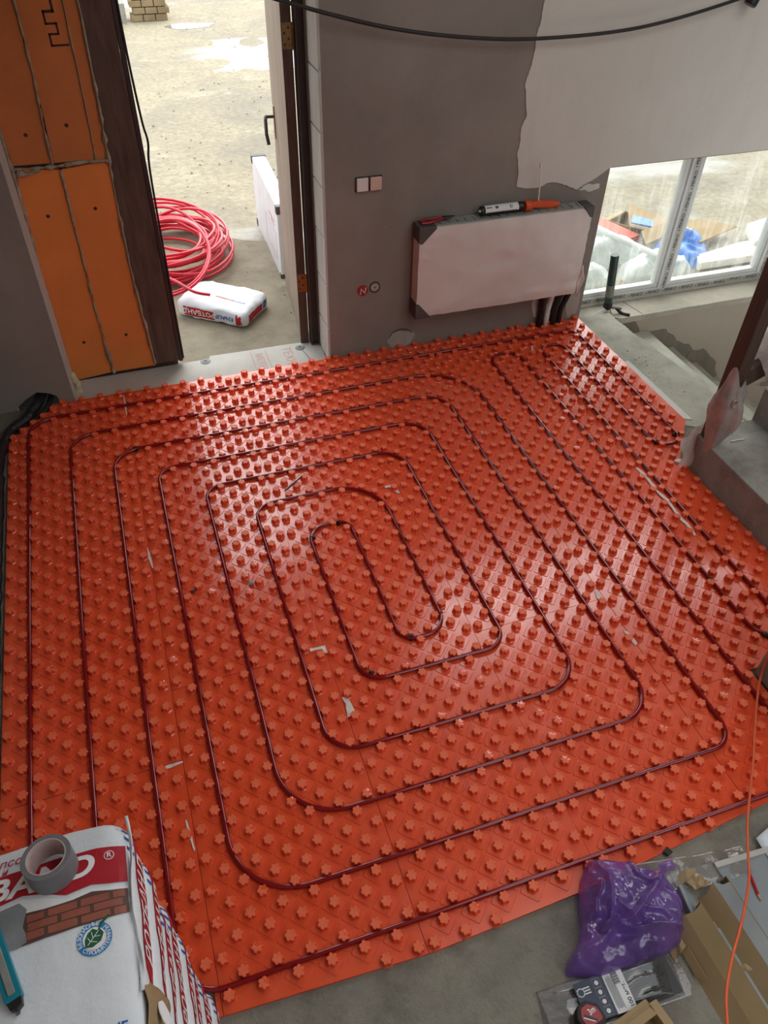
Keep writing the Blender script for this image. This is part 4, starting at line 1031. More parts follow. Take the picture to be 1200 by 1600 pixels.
def board(name, poly, th, z, m, lb, cat, tilt=(0, 0)):
    cx = sum(p[0] for p in poly) / len(poly); cy = sum(p[1] for p in poly) / len(poly)
    q = MB(); q.prism([(p[0] - cx, p[1] - cy) for p in poly], 0, th); o = obj(name, q, M[m], loc=(cx, cy, z)); o.rotation_euler = (tilt[0], tilt[1], 0); return props(o, lb, cat)
board('cardboard_sheet', [(4.38, 3.90), (4.80, 4.02), (4.62, 4.25), (4.2, 4.22)], .006, -.04, 'card', 'brown cardboard sheet behind the blue sack', 'cardboard', (.0, -.06))
board('cardboard_sheet', [(3.96, 4.25), (4.24, 4.06), (4.40, 4.30), (4.16, 4.62)], .006, -.03, 'card', 'large open cardboard sheet outside the left window pane', 'cardboard', (.10, .08))
board('cardboard_sheet', [(3.9, 3.93), (4.15, 3.98), (4.25, 4.12), (3.95, 4.08)], .006, .02, 'card', 'cardboard flap above the pale sacks outside the window', 'cardboard', (.2, -.1))
cbx = empty('cardboard_box', 'small opened cardboard box outside the left window pane', 'box', (4.05, 4.40, -.11), .5)
q = MB(); q.box(-.13, .13, -.10, -.095, 0, .085); q.box(-.13, .13, .095, .10, 0, .085); q.box(-.13, -.125, -.1, .1, 0, .085); q.box(.125, .13, -.1, .1, 0, .085); q.box(-.13, .13, -.1, .1, 0, .005); obj('carton', q, M['card'], cbx)
for s_, r in ((-1, .9), (1, -.7)):
    q = MB(); q.box(-.13, .13, 0, .11 * s_, 0, .004) if s_ > 0 else q.box(-.13, .13, -.11, 0, 0, .004); o = obj('flap', q, M['card'], cbx, loc=(0, .1 * s_, .085)); o.rotation_euler.x = r * .7
board('red_sheet', [(3.78, 4.50), (3.70, 4.36), (3.86, 4.08), (3.97, 4.12)], .05, -.06, 'redsheet', 'orange-red flat bag lying outside the left edge of the window', 'bag', (.08, .0))
board('blue_sheet', [(3.93, 4.20), (4.06, 4.10), (4.12, 4.19), (4.0, 4.30)], .012, .035, 'bluebag', 'small blue and white folded bag beside the cardboard outside', 'bag', (.1, 0))
board('foam_board', [(4.16, 3.60), (5.4, 3.60), (5.4, 3.86), (4.70, 3.82), (4.22, 3.72)], .055, -.10, 'eps', 'white foam board lying outside below the middle window pane', 'foam board')
board('foam_board', [(4.75, 3.74), (5.8, 3.9), (5.8, 4.2), (4.85, 3.98)], .06, -.045, 'eps', 'white foam board lying on another outside the right window pane', 'foam board', (.1, 0))
q = MB(); q.tube([(3.42, 4.42, .10), (3.80, 3.60, .05)], .022, 10); props(obj('grey_tube', q, M['pvc'], smooth=True), 'pale plastic tube lying across the wrapped sacks outside the window', 'tube')

# ================================================================ POST, RAIL AND POLYTHENE BY THE STAIRS
po = empty('timber_post', 'dark brown timber post standing on the first concrete step', 'post', (2.70, 1.555, .185), -.12)
q = MB(); q.box(-.030, .030, -.045, .045, 0, 1.45); obj('post', q, M['post'], po, bevel=.004)
rl = empty('timber_rail', 'dark brown timber rail rising from the post along the stairs', 'rail', (2.735, 1.575, .50))
q = MB(); q.box(0, 1.2, -.022, .022, -.045, .045); o = obj('rail', q, M['post'], rl, bevel=.004); o.rotation_euler = (0, -.42, 0)
def wrapf(u, v):
    a = 2 * PI * u
    prof = [(0.0, .045), (.12, .058), (.3, .085), (.5, .10), (.68, .088), (.82, .066), (1.0, .050)]
    for (a0, r0), (a1, r1) in zip(prof[:-1], prof[1:]):
        if a0 <= v <= a1: r = r0 + (r1 - r0) * (v - a0) / (a1 - a0)
    r *= 1 + .16 * math.sin(5 * a + 3 * v) * math.sin(PI * v) + .22 * n3(math.cos(a), math.sin(a), v * 2.2, 1.6) * math.sin(PI * min(1, v + .1)) + .05 * rid(math.cos(a), math.sin(a), v, 4)
    r *= .74; x = -.015 + r * math.cos(a) * .95 + .015 * math.sin(PI * v); y = r * math.sin(a) * 1.0 - .01
    return (x, y, -.012 + .40 * v - .03 * math.cos(a + 2.5) * (1 - v) + .05 * math.sin(a * 2 + 1) * v * v)
pw = empty('polythene_wrap', 'cloudy polythene wrapped around the foot of the timber post', 'polythene', (2.70, 1.54, .19))
q = MB(); q.grid(56, 30, wrapf, closed_u=True); obj('film', q, M['poly'], pw, smooth='all')
q = MB(); q.grid(16, 16, lambda u, v: (-.11 + .12 * u + .02 * n3(u, v, 3, 3), .03 + .03 * n3(u, v, 7, 2.5) + .05 * v, -.20 + .02 * n3(u, v, 1, 3) + (.17 + .07 * u) * v + .04 * u), ); obj('loose_flap', q, M['poly'], pw, smooth='all')
q = MB(); q.tube([(-.03 + .012 * math.cos(k), -.07, .27 + .02 * math.sin(k)) for k in (0, .8, 1.6, 2.4, 3.2, 4, 4.8, 5.6)], .006, 6); obj('knot', q, M['poly'], pw, smooth=True)
def wrap2(u, v):
    a = 2 * PI * u; r = .085 * (1 + .5 * math.sin(PI * v)) * (1 + .25 * n3(math.cos(a), math.sin(a), v * 2, 1.7) + .08 * math.sin(6 * a + 4 * v))
    L = .13 + .45 * v; c, s_ = math.cos(.42), math.sin(.42)
    yy = r * math.cos(a); zz = r * math.sin(a) * 1.15 - .035
    return (2.70 + L * c - zz * s_, 1.60 + yy, .53 + L * s_ + zz * c)
q = MB(); q.grid(44, 24, wrap2, closed_u=True); props(obj('polythene_sleeve', q, M['poly'], smooth='all'), 'cloudy polythene sleeve hanging around the timber rail at the right edge', 'polythene')
q = MB(); rr = random.Random(5)
for i in range(700):
    if i < 420:
        x = rr.gauss(2.98, .06); y = rr.gauss(2.42, .22); z = ZF + .003
        if not (2.9 < x < 3.1 and 1.75 < y < 2.95): continue
    else:
        x = rr.uniform(2.68, 2.98); y = rr.uniform(.9, 1.6); z = .184
    s = rr.uniform(.0012, .0032) if rr.random() < .97 else rr.uniform(.004, .007)
    q.add([(x - s, y - s * .8, z), (x + s, y - s * .6, z), (x + s * .7, y + s, z), (x - s * .8, y + s * .7, z), (x, y, z + s)], [(0, 1, 4), (1, 2, 4), (2, 3, 4), (3, 0, 4)])
props(obj('crumbs', q, M['crumb']), 'loose mortar crumbs on the concrete landing and step', 'crumbs', kind='stuff')
q = MB(); q.tube([(2.78, 1.505, .188), (2.86, 1.50, .188)], .003, 5); props(obj('nail', q, M['steel']), 'nail lying on the first step behind the post', 'nail')

# ================================================================ STACK OF SACKS
SL, SW, SH, SP = .60, .408, .132, .1278
meA = sack_mesh(SL, SW, SH, 11, n=26, pinch=.32, amp=.006); meB = sack_mesh(SL, SW, SH, 57, n=18, pinch=.42, amp=.010)
def side_prints(me, top=False):
    D = Drop(me); out = []
    PR = lambda x, y: (1, x, .067 + y)
    q = MB(); lay_poly(D, q, [(.005, -.030), (.27, -.030), (.27, .026), (.035, .026)], PR, (-1, 0, 0), .0012); out.append(('printed_band', q, M['sackred']))
    vs, fs = text_mesh('РОТБАНД', .05, bold=.018, shear=.25); w = max(v.x for v in vs) - min(v.x for v in vs); k = .185 / w
    q = MB(); lay_text(D, q, 'РОТБАНД', .05, lambda x, y: PR(x * k + .14, y * 1.15 - .002), (-1, 0, 0), .0024, bold=.018, shear=.25); out.append(('printed_name', q, M['printwhite']))
    q = MB(); lay_text(D, q, 'KNAUF', .05, lambda x, y: PR(x - .085, y + .004), (-1, 0, 0), .0014, bold=.025, shear=.2); out.append(('printed_logo', q, M['sackblue']))
    q = MB(); [lay_poly(D, q, [(.225 + .02 * kk, .030), (.232 + .02 * kk, .030), (.240 + .02 * kk, .050), (.233 + .02 * kk, .050)], PR, (-1, 0, 0), .0014) for kk in range(3)]; out.append(('printed_logo', q, M['sackblue']))
    o2 = []
    for n_, mb, m in out:
        me_ = mb.mesh(n_); me_.materials.append(m); o2.append((n_, me_))
    return o2
ORD = ['topmost', 'second', 'third', 'fourth', 'fifth', 'sixth', 'seventh', 'eighth', 'lowest']
pa, pb = side_prints(meA), side_prints(meB)
meA.materials.append(M['paper']); meB.materials.append(M['paper'])
rr = random.Random(12)
top_sack = None
for i in range(9):
    zb = ZF + SP * (8 - i)
    me, pr_ = (meA, pa) if i in (0, 3, 6) else (meB, pb)
    jx, jy, jr = (0, 0, 0) if i == 0 else (rr.uniform(-.004, .012), rr.uniform(-.03, .012), rr.uniform(-.03, .02))
    lb = 'topmost white plaster sack of the stack, carrying the grey tape roll' if i == 0 else '%s white plaster sack %s the tall stack, red print along its side' % (ORD[i], 'of' if i == 8 else 'from the top of')
    e = empty('plaster_sack', lb, 'sack', (-.226 + jx, -.302 + jy, zb), jr, 'stacked plaster sacks')
    e.rotation_euler.x = -.05 if i == 0 else (-.03 if i == 1 else 0)
    e.location.z += .006 if i == 0 else (.002 if i == 1 else 0)
    o = bpy.data.objects.new('sack_body', me); COL.objects.link(o); o.parent = e
    for n_, m_ in pr_:
        o = bpy.data.objects.new(n_, m_); COL.objects.link(o); o.parent = e
    if i == 0: top_sack = e
ts = top_sack; D = Drop(meA); dn = (0, 0, -1)
PTT = lambda x, y: (x + .226, y + .302, 1)     # world xy -> sack frame
def tp(name, m, polys, off, ml=.016):
    q = MB()
    for p in polys: lay_poly(D, q, p, PTT, dn, off, ml)
    return obj(name, q, M[m], ts)
tp('printed_white_wave', 'printwhite', [[(-.425, -.118), (-.33, -.122), (-.24, -.119), (-.20, -.112), (-.17, -.119), (-.13, -.134), (-.09, -.128), (-.06, -.134), (-.033, -.136), (-.033, -.146), (-.425, -.146)]], .0010)
tp('printed_band', 'sackred', [[(-.425, -.114), (-.33, -.117), (-.24, -.113), (-.20, -.106), (-.17, -.113), (-.13, -.128), (-.09, -.122), (-.06, -.128), (-.033, -.130), (-.033, -.064), (-.08, -.057), (-.14, -.055), (-.23, -.057), (-.425, -.060)]], .0016)
tp('printed_joints', 'printjoint', [[(-.20, -.138), (-.165, -.140), (-.12, -.139), (-.09, -.134), (-.06, -.140), (-.034, -.142), (-.034, -.183), (-.12, -.186), (-.21, -.190), (-.205, -.17)]], .0016)
tp('printed_plaster', 'printgrey', [wobble([(-.425, -.122), (-.27, -.124), (-.205, -.117), (-.192, -.132), (-.198, -.16), (-.192, -.185), (-.205, -.191), (-.425, -.196)], .004, .012, 3)], .0020)
bk = []
y = -.143; row = 0
while y > -.18:
    h_ = .0135; x = -.19 + (0.0 if row % 2 else -.02)
    while x < -.036:
        x1 = min(x + .048, -.0355)
        if x1 - x > .006: bk.append(wobble([(max(x, -.192), y - h_ + .0018), (x1 - .003, y - h_ + .0018), (x1 - .003, y), (max(x, -.192), y)], .0012, .01, row + x))
        x += .051
    y -= h_ + .0004; row += 1
tp('printed_bricks', 'printbrick', bk, .0021)
vs, fs = text_mesh('ROTBAND', 1, bold=.03, shear=.18); w = max(v.x for v in vs) - min(v.x for v in vs)
kx = .300 / w; ky = .056
q = MB(); lay_text(D, q, 'ROTBAND', 1, lambda x, y: PTT(x * kx - .236, y * ky - .087), dn, .0026, bold=.03, shear=.18)
lay_poly(D, q, blob2(-.060, -.076, .0085, .0085, 20, 0), PTT, dn, .0022, .006); obj('printed_name', q, M['printwhite'], ts)
q = MB(); lay_poly(D, q, blob2(-.060, -.076, .0072, .0072, 20, 0), PTT, dn, .0026, .006); obj('printed_ring', q, M['sackred'], ts)
q = MB(); lay_text(D, q, 'R', .013, lambda x, y: PTT(x - .060, y - .076), dn, .0031, bold=.02); obj('printed_letter', q, M['printwhite'], ts)
q = MB(); lay_text(D, q, 'гипсов', .022, lambda x, y: PTT(x - .229, y - .034), dn, .0018, bold=.004, shear=.2); lay_text(D, q, 'и', .018, lambda x, y: PTT(x - .232, y - .050), dn, .0018, bold=.004, shear=.2); obj('printed_line', q, M['sackred'], ts)
# leaf emblem
ex, ey, er = -.090, -.211, .027
q = MB(); lay_poly(D, q, blob2(ex, ey, er, er * 1.0, 32, 0), PTT, dn, .0012, .012); obj('emblem_ring', q, M['logoblue'], ts)
q = MB(); lay_poly(D, q, blob2(ex, ey, er * .66, er * .66, 28, 0), PTT, dn, .0017, .01); 
def arc_text(s, r, a0, a1, size, flip):
    n_ = len(s)
    for i, ch in enumerate(s):
        if ch == ' ': continue
        a = a0 + (a1 - a0) * i / max(1, n_ - 1); vs, fs = text_mesh(ch, size, bold=.02)
        rot = a - PI / 2 if not flip else a + PI / 2
        D.lay(q, vs, fs, lambda x, y: PTT(ex + r * math.cos(a) + x * math.cos(rot) - y * math.sin(rot), ey + r * math.sin(a) + x * math.sin(rot) + y * math.cos(rot)), dn, .0019)
arc_text('БЕЗОПАСНЫЕ', er * .83, 3.5, 1.25, .0085, False); arc_text('СТРОЙМАТЕРИАЛЫ', er * .83, 3.95, 6.9, .0085, True)
obj('emblem_white', q, M['printwhite'], ts)
q = MB(); lf = [(ex - .014, ey - .012), (ex - .003, ey - .0135), (ex + .010, ey - .006), (ex + .0145, ey + .006), (ex + .009, ey + .0135), (ex + .004, ey + .012), (ex - .002, ey + .016), (ex - .010, ey + .010), (ex - .0145, ey)]
lay_poly(D, q, lf, PTT, dn, .0023, .008); lay_poly(D, q, [(ex + .006, ey + .011), (ex + .009, ey + .012), (ex + .012, ey + .019), (ex + .026, ey + .029), (ex + .023, ey + .032), (ex + .009, ey + .021)], PTT, dn, .0026, .008); obj('emblem_leaf', q, M['leafgreen'], ts)
q = MB()
for a, b in (((-.010, -.009), (.007, .011)), ((-.002, .001), (-.004, .011)), ((.0, .003), (.009, .002)), ((-.006, -.004), (-.010, .003)), ((-.005, -.004), (.004, -.007))):
    A, B_ = Vector(a), Vector(b); n_ = (B_ - A).normalized(); n_ = Vector((-n_.y, n_.x)) * .0005
    lay_poly(D, q, [(ex + p.x, ey + p.y) for p in (A - n_, B_ - n_, B_ + n_, A + n_)], PTT, dn, .0030, .008)
obj('emblem_veins', q, M['printwhite'], ts)
q = MB(); lay_text(D, q, 'KNAUF', .022, lambda x, y: PTT(x - .085, y - .352), dn, .0018, bold=.02)
for k in range(5): lay_poly(D, q, rect(-.125, -.045, -.370 - .006 * k, -.3672 - .006 * k), PTT, dn, .0018)
obj('printed_logo', q, M['sackblue'], ts)
tp('printed_square', 'sackred', [rect(-.148, -.128, -.362, -.343)], .0018)
q = MB()   # torn paper at the near right edge of the top sack
q.grid(8, 10, lambda u, v: (.196 + .018 * u + .012 * math.sin(PI * v) + .004 * n3(u, v, 2, 4), .02 - .10 * v + .05 * u * v, .118 - .085 * u - .03 * v * u + .008 * n3(u, v, 8, 3))); o = obj('torn_paper', q, M['kraft'], ts, smooth='all'); o.modifiers.new('t', 'SOLIDIFY').thickness = .0012
q = MB(); q.prism(blob2(0, 0, .014, .020, 16, .25, 4), -.0008, .0008); o = obj('paper_flake', q, M['printwhite'], ts, loc=(.222, -.03, .072)); o.rotation_euler = (0, 1.2, .2)
q = MB(); q.grid(24, 3, lambda u, v: (.196 + .004 * math.sin(9 * u) + .006 * v, .294 - .30 * u, .117 + .010 * v * math.sin(PI * u) + .006 * rid(u, v, 2, 5))); o = obj('folded_edge', q, M['paper'], ts, smooth='all'); o.modifiers.new('t', 'SOLIDIFY').thickness = .0012

ZS = 1.137
tr_ = empty('duct_tape_roll', 'roll of grey duct tape standing flat on the topmost sack', 'tape roll', (-.150, -.072, ZS - .006), .3); tr_.rotation_euler = (-.12, .02, .3)
q = MB(); q.lathe([(.0325, .0005), (.0405, .0005), (.041, .001), (.041, .0475), (.0405, .048), (.0325, .048)], 48, close=True); obj('tape', q, M['ducttape'], tr_, smooth=True)
q = MB(); q.lathe([(.0308, 0), (.0325, 0), (.0325, .0485), (.0308, .0485)], 48, close=True); cr = obj('core', q, M['tapecore'], tr_, smooth=True)
q = MB()
for k in range(14):
    a0 = 2 * PI * k / 14; z = .014 + .018 * (k % 2)
    if k % 2: q.tube([(.0304 * math.cos(a0 + .12 * math.cos(t_)), .0304 * math.sin(a0 + .12 * math.cos(t_)), z + .0045 * math.sin(t_)) for t_ in [2 * PI * j / 10 for j in range(10)]], .0004, 4, closed=True)
    else: q.tube([(.0304 * math.cos(a0 + t_), .0304 * math.sin(a0 + t_), z + .012 * (t_ - .1)) for t_ in (0, .07, .14, .2)], .0005, 4)
obj('printed_marks', q, M['fadedred'], cr)
kn = empty('utility_knife', 'teal utility knife with grey grip lying on the topmost sack', 'knife', (-.226, -.200, ZS + .003), math.atan2(-.131, .042)); kn.rotation_euler.y = -.05
q = MB(); q.prism(rounded([(-.075, -.012, 0), (.066, -.0135, 0), (.066, .0135, 0), (-.075, .012, 0)], .004, closed=True, seg=3), 0, .013); obj('handle', q, M['teal'], kn, bevel=.003)
q = MB(); q.box(-.06, .058, -.0055, .0055, .0128, .0155); obj('grip', q, M['gripgrey'], kn, bevel=.001)
q = MB(); q.prism([(.062, -.012), (.078, -.009), (.082, .0), (.078, .009), (.062, .012)], .001, .012); obj('end_cap', q, M['black'], kn, bevel=.001)
q = MB(); q.prism([(.074, -.006), (.088, -.004), (.088, .002), (.074, .005)], .006, .0068); obj('blade', q, M['steel'], kn)

# ================================================================ THINGS ON THE CONCRETE IN FRONT
pg = empty('purple_bag', 'crumpled purple plastic bag lying by the front edge of the red mat', 'plastic bag', (1.19, -.19, ZF))
inner = mound('contents', [(-.09, -.06), (.10, -.08), (.15, .03), (.06, .13), (-.03, .13), (-.09, .05)], .052, 'black', None, None, 44, ridge=.3, parent=pg)
bagf = mound('bag_film', [(-.205, -.075), (-.10, -.115), (.06, -.125), (.165, -.12), (.225, -.03), (.23, .075), (.12, .15), (.015, .185), (-.06, .10), (-.09, .02)], .095, 'purple', None, None, 33, n=150, rings=70, ridge=.30, fs=8, power=.36, parent=pg,
    ridges=(([(.19, .07), (.12, .035), (.05, -.005), (-.02, -.03), (-.09, -.02)], .034, .017), ([(-.09, -.015), (-.03, -.045), (.04, -.07), (.16, -.10)], .026, .013), ([(-.06, -.03), (-.12, -.055), (-.20, -.068)], .028, .018),
            ([(-.02, .17), (.0, .10), (-.04, .03), (-.06, -.02)], .014, .012), ([(.10, .14), (.09, .08), (.13, .04)], .016, .010), ([(.05, -.02), (.10, -.04), (.13, -.09)], .016, .009), ([(-.09, .02), (-.07, .06), (-.03, .09)], .012, .009), ([(.16, .02), (.19, -.03), (.18, -.08)], .014, .010)))
me_ = bagf.data
for v_ in me_.vertices:
    p_ = v_.co.copy(); f_ = min(1, p_.z / .03)
    v_.co.z += f_ * (.006 * rid(p_.x, p_.y, 3, 22) + .003 * rid(p_.x, p_.y, 6, 48))
q = MB(); q.grid(14, 8, lambda u, v: (.15 + .05 * u, .05 + .03 * v, .118 + .016 * math.sin(PI * u) * math.sin(PI * v) + .004 * n3(u, v, 3, 5))); obj('bag_handle', q, M['purple'], pg, smooth='all')

pk = empty('clear_pack', 'clear plastic pack holding black ties, with a navy and white label', 'pack', (1.06, -.352, ZF), math.radians(-1))
q = MB()
def pkf(u, v):
    x = -.215 + .43 * u + .02 * (v - .5) ; y = -.06 + .125 * v - .01 * u
    e = max(0, min(u, 1 - u, v, 1 - v) * 6); h = .020 * min(1, e) * (.45 + .55 * min(1, u * 2.2))
    return (x, y, .002 + h + .004 * rid(x, y, 5, 14) * min(1, e))
q.grid(60, 26, pkf); obj('film', q, M['packfilm'], pk, smooth='all')
q = MB(); q.prism([(-.20, -.062), (.222, -.075), (.236, -.05), (.236, .055), (-.2, .062)], 0, .0012); obj('backing', q, M['clearfilm'], pk)
q = MB()
for k in range(16): q.tube([(-.03 + .004 * (k % 3), -.052 + .0065 * k, .007 + .003 * (k % 2)), (.17, -.058 + .0068 * k, .008 + .003 * (k % 3))], .0032, 6)
q.box(.155, .20, -.06, .05, .002, .013); obj('tie_bundle', q, M['black'], pk)
PKL = lambda x, y: (x, y, .0275)
q = MB(); q.prism([(-.105, -.056), (-.012, -.058), (-.010, .048), (-.102, .046)], .0262, .0272); lbn = obj('label', q, M['navy'], pk)
q = MB(); q.prism([(-.012, -.058), (.048, -.060), (.051, .046), (-.010, .048)], .0262, .0274); lbw = obj('label', q, M['printwhite'], pk)
q = MB(); flat_text(q, '100 мет.', .017, lambda x, y: (.0385 - y, -.022 + x, .0278), bold=.012)
for k in range(13): q.box(.014, .034, .010 + .0024 * k, .010 + .0024 * k + (.0016 if k % 3 else .0009), .0274, .0277)
obj('printed_text', q, M['ink'], lbw)
q = MB(); rr = random.Random(2)
for k in range(11): q.box(-.006 + .0023 * k if False else -.006 + .0022 * k, -.006 + .0022 * k + .0011, -.052 + rr.uniform(0, .008), .040 - rr.uniform(0, .01), .0274, .0277)
obj('printed_lines', q, M['inkgrey'], lbw)
q = MB()
for k in range(3): q.box(-.098, -.058, .012 + .007 * k, .0155 + .007 * k, .0272, .0275)
q.tube([(-.088 + .0105 * math.cos(t_), .020 + .0105 * math.sin(t_), .0276) for t_ in [2 * PI * j / 16 for j in range(16)]], .0012, 4, closed=True)
for k, yy in enumerate((.030, .006, -.018, -.042)):
    q.add([(x, y, .0276) for x, y in blob2(-.034, yy, .0062, .0062, 12, .15 if k else 0, k)], [tuple(range(12))])
    q.tube([(-.034 + dx * .011, yy + dy * .0105, .0275) for dx, dy in ((-1, -1), (1, -1), (1, 1), (-1, 1))], .0004, 4, closed=True)
obj('printed_marks', q, M['printwhite'], lbn)
q = MB(); q.add([(x, y, .0277) for x, y in blob2(-.088, .020, .0085, .0085, 16, 0)], [tuple(range(16))]); obj('printed_disc', q, M['navy'], lbn)

tm = empty('tape_measure', 'black and red tape measure with a wrist strap lying on the clear pack', 'tape measure', (.958, -.393, ZF + .026), .25)
rim = rounded([(-.036, -.034, 0), (.034, -.036, 0), (.037, .012, 0), (.014, .036, 0), (-.018, .036, 0), (-.038, .012, 0)], .016, closed=True, seg=5)
q = MB(); q.prism(rim, 0, .040); obj('case', q, M['rubber'], tm, bevel=.005)
q = MB(); q.prism(rounded([(-.024, -.022, 0), (.027, -.025, 0), (.029, .006, 0), (.010, .026, 0), (-.012, .026, 0), (-.027, .008, 0)], .009, closed=True, seg=4), .040, .0425); fc = obj('face', q, M['redtool'], tm, bevel=.001)
q = MB(); q.prism([(-.018, .006), (.006, -.020), (.012, -.019), (-.013, .012)], .0425, .0432); obj('dark_stripe', q, M['black'], fc)
q = MB(); q.prism([(-.021, .004), (.001, -.019), (.003, -.018), (-.019, .006)], .0425, .0434); flat_text(q, '3m', .022, lambda x, y: (.010 + x * .8 + y * .0, .006 + y, .0432), bold=.015); obj('printed_text', q, M['printwhite'], fc)
q = MB(); q.tube([tuple(p) for p in catmull([(-.036, -.02, .015), (-.06, -.012, .01), (-.085, .0, -.005), (-.125, -.006, -.018), (-.15, -.03, -.020), (-.12, -.035, -.019), (-.08, -.022, -.010), (-.04, -.028, .01)], 8)], .0035, 6, flat=.5); obj('wrist_strap', q, M['black'], tm, smooth=True)

ob = empty('open_box', 'open cardboard box at the bottom edge beside the clear pack', 'box', (1.078, -.515, ZF), math.radians(11))
q = MB(); w_, l_, h_ = .075, .085, .052
q.box(-w_, w_, l_ - .004, l_, 0, h_); q.box(-w_, w_, -l_, -l_ + .004, 0, h_); q.box(-w_, -w_ + .004, -l_, l_, 0, h_); q.box(w_ - .004, w_, -l_, l_, 0, h_); q.box(-w_, w_, -l_, l_, 0, .004); obj('carton', q, M['card'], ob)
q = MB(); q.box(-w_, w_, 0, .045, 0, .004); o = obj('flap', q, M['card'], ob, loc=(0, l_ - .03, h_)); o.rotation_euler.x = -.25
q = MB(); q.box(0, .04, -l_, l_, 0, .004); o = obj('flap', q, M['card'], ob, loc=(w_ - .004, 0, h_)); o.rotation_euler.y = .6

def long_box(name, lb, loc, rz, w, h, L, mt, slope=.03, seed=0):
    e = empty(name, lb, 'cardboard box', loc, rz)
    rr = random.Random(seed)
    def side(poly_fn, nm, m, n=26):
        q = MB(); q.grid(n, 3, poly_fn); o = obj(nm, q, M[m], e); md = o.modifiers.new('t', 'SOLIDIFY'); md.thickness = .003; md.offset = -1; return o
    jag = [rr.uniform(0, .02) for _ in range(3)]
    side(lambda u, v: (slope * v + .001 * n3(u * 20, v, seed, 1), -(L * u) - (jag[int(round(v * 2))] if u == 0 else 0), h * v), 'side_face', 'card')
    side(lambda u, v: (slope + (w - slope) * v, -(L * u) - (jag[2 - int(round(v * 2))] if u == 0 else 0), h + .004 * v), 'top_face', mt)
    side(lambda u, v: (w, -(L * u), h * (1 - v) + .004 * (1 - v)), 'far_face', 'card_in')
    q = MB(); q.box(slope + .01, w - .01, -L, -.03, .002, h - .006); obj('profile', q, M['profile'], e)
    return e
A = long_box('long_box', 'long torn cardboard box nearer the purple bag', (1.318, -.235, ZF), .02, .115, .05, .48, 'card_in', .050, 1)
q = MB(); q.grid(6, 6, lambda u, v: (-.045 * u + .01 * v, -.01 - .075 * v - .02 * u, .03 - .022 * u + .012 * n3(u, v, 1, 3) + .008 * math.sin(4 * u))); o = obj('torn_flap', q, M['card'], A); o.modifiers.new('t', 'SOLIDIFY').thickness = .003
q = MB(); q.grid(5, 8, lambda u, v: (.018 * u - .005, -.09 - .09 * v + .012 * (1 if int(v * 7) % 2 else 0) * (1 - u), .012 + .02 * u)); o = obj('torn_flap', q, M['card'], A); o.modifiers.new('t', 'SOLIDIFY').thickness = .003
q = MB(); q.box(.115, .120, -.48, -.06, .0, .050); q.box(.122, .127, -.48, -.08, .0, .046); obj('profile', q, M['profile'], A)
B = long_box('long_box', 'long cardboard box with a grey profile, beside the red pencil', (1.452, -.195, ZF), .03, .105, .05, .50, 'profile', .055, 2)
q = MB(); q.grid(6, 5, lambda u, v: (-.01 + .05 * u, .0 + .035 * v, .045 + .012 * n3(u, v, 4, 3) - .02 * v + .01 * u)); o = obj('torn_flap', q, M['card'], B); o.modifiers.new('t', 'SOLIDIFY').thickness = .003
q = MB(); q.tube([(0, 0, 0), (.02, .0, .01), (.036, -.012, .004)], [.004, .010, .003], 5, flat=.3); props(obj('cardboard_scrap', q, M['card'], loc=(1.43, -.425, .024)), 'small torn cardboard scrap on the long box under the orange cord', 'scrap')
sc = MB(); sc.grid(8, 6, lambda u, v: (.07 * u - .035 + .006 * v, .028 * v - .014 + .006 * math.sin(PI * u), .016 * (1 - abs(2 * u - 1)) + .012 * v * u)); o = obj('cardboard_scrap', sc, M['card'], loc=(1.455, -.150, -.010)); o.modifiers.new('t', 'SOLIDIFY').thickness = .003; props(o, 'curled cardboard scrap at the far end of the long boxes', 'scrap')
gb = empty('grey_board', 'wide pale grey board lying at the right edge under the pencil', 'board', (1.56, -.15, ZF), math.radians(-3))
q = MB(); q.prism([(0, .0), (.34, .015), (.40, -.5), (.06, -.5)], 0, .018); obj('board', q, M['ledge'], gb, bevel=.003)
q = MB(); q.box(.0, .34, -.006, .012, .0, .024); obj('edge_strip', q, M['insul_board'], gb, bevel=.002)
gp = empty('grey_profile', 'pale grey folded profile between the purple bag and the cardboard boxes', 'profile', (1.415, -.115, ZF), math.radians(-8))
q = MB(); q.box(0, .15, -.05, 0, 0, .012); q.box(-.0, .012, -.17, -.05, .0, .03); q.box(.012, .04, -.17, -.05, .0, .012); obj('strip', q, M['ledge'], gp, bevel=.002)
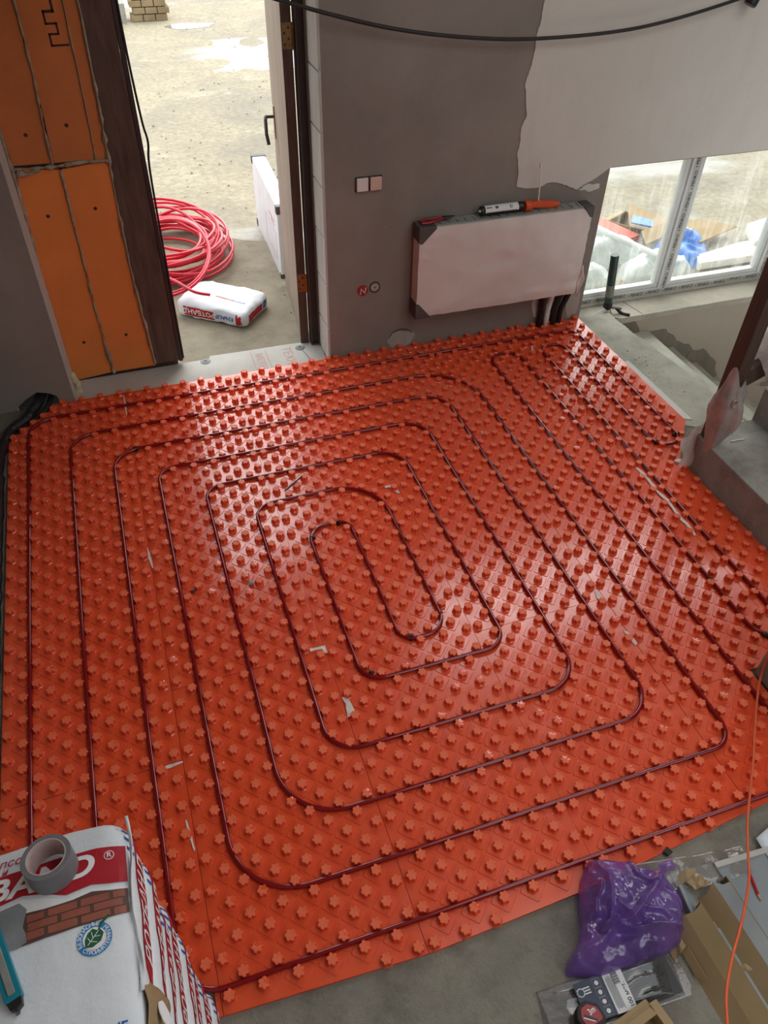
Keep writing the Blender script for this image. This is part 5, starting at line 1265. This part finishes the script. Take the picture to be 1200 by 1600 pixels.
ws = MB(); ws.grid(8, 8, lambda u, v: (.20 * u - .004 * v, -.03 - .13 * v + .055 * u, .001 + .004 * n3(u, v, 1, 2))); o = obj('white_sheet', ws, M['whitepaper'], loc=(1.742, -.085, ZF + .022), smooth='all'); o.modifiers.new('t', 'SOLIDIFY').thickness = .001; props(o, 'pale blue-white sheet of paper at the right edge', 'paper')
cf = MB()
def cff(u, v):
    x = .46 * u; y = -.02 - .075 * u - (.085 + .02 * math.sin(3 * u)) * v
    return (x, y, .004 + .018 * abs(n3(x, y, 3, 9)) + .012 * rid(x, y, 2, 7) * (v > 0) * (u > 0))
cf.grid(56, 18, cff); props(obj('clear_film', cf, M['clearfilm'], smooth='all', loc=(1.22, -.02, ZF)), 'clear crinkled film lying along the front edge of the red mat', 'film')
q = MB(); q.prism([(0, 0), (.022, .010), (.030, -.012), (.010, -.016)], 0, .012); props(obj('film_scrap', q, M['black'], loc=(1.428, -.055, ZF + .006)), 'small black triangular scrap on the clear film', 'scrap')
pc = empty('pencil', 'red pencil lying on the grey board under the orange cord', 'pencil', (1.640, -.238, ZF + .0225), math.atan2(-.085, -.022))
q = MB(); q.lathe([(0, -.045), (.0045, -.045), (.0045, .028), (0, .028)], 6, RX); obj('barrel', q, M['pencilred'], pc)
q = MB(); q.lathe([(.0045, .028), (.0017, .043)], 6, RX); obj('wood_tip', q, M['pencilwood'], pc); q = MB(); q.lathe([(.0017, .043), (0, .049)], 6, RX); obj('lead_tip', q, M['ink'], pc)
oc = catmull([(2.155, .55, .62), (2.15, .46, .35), (2.148, .412, .139), (2.146, .393, .045), (2.088, .329, .022), (1.975, .2, .020), (1.887, .097, .020), (1.739, -.06, .032), (1.644, -.174, .056), (1.592, -.237, .07), (1.483, -.332, .095), (1.383, -.406, .125), (1.294, -.479, .165), (1.23, -.549, .205), (1.152, -.639, .26), (1.05, -.80, .36)], 8)
q = MB(); q.tube(oc, .0042, 8); props(obj('orange_cord', q, M['cord'], smooth='all'), 'orange cord running from the concrete pier across the mat and boxes', 'cord')
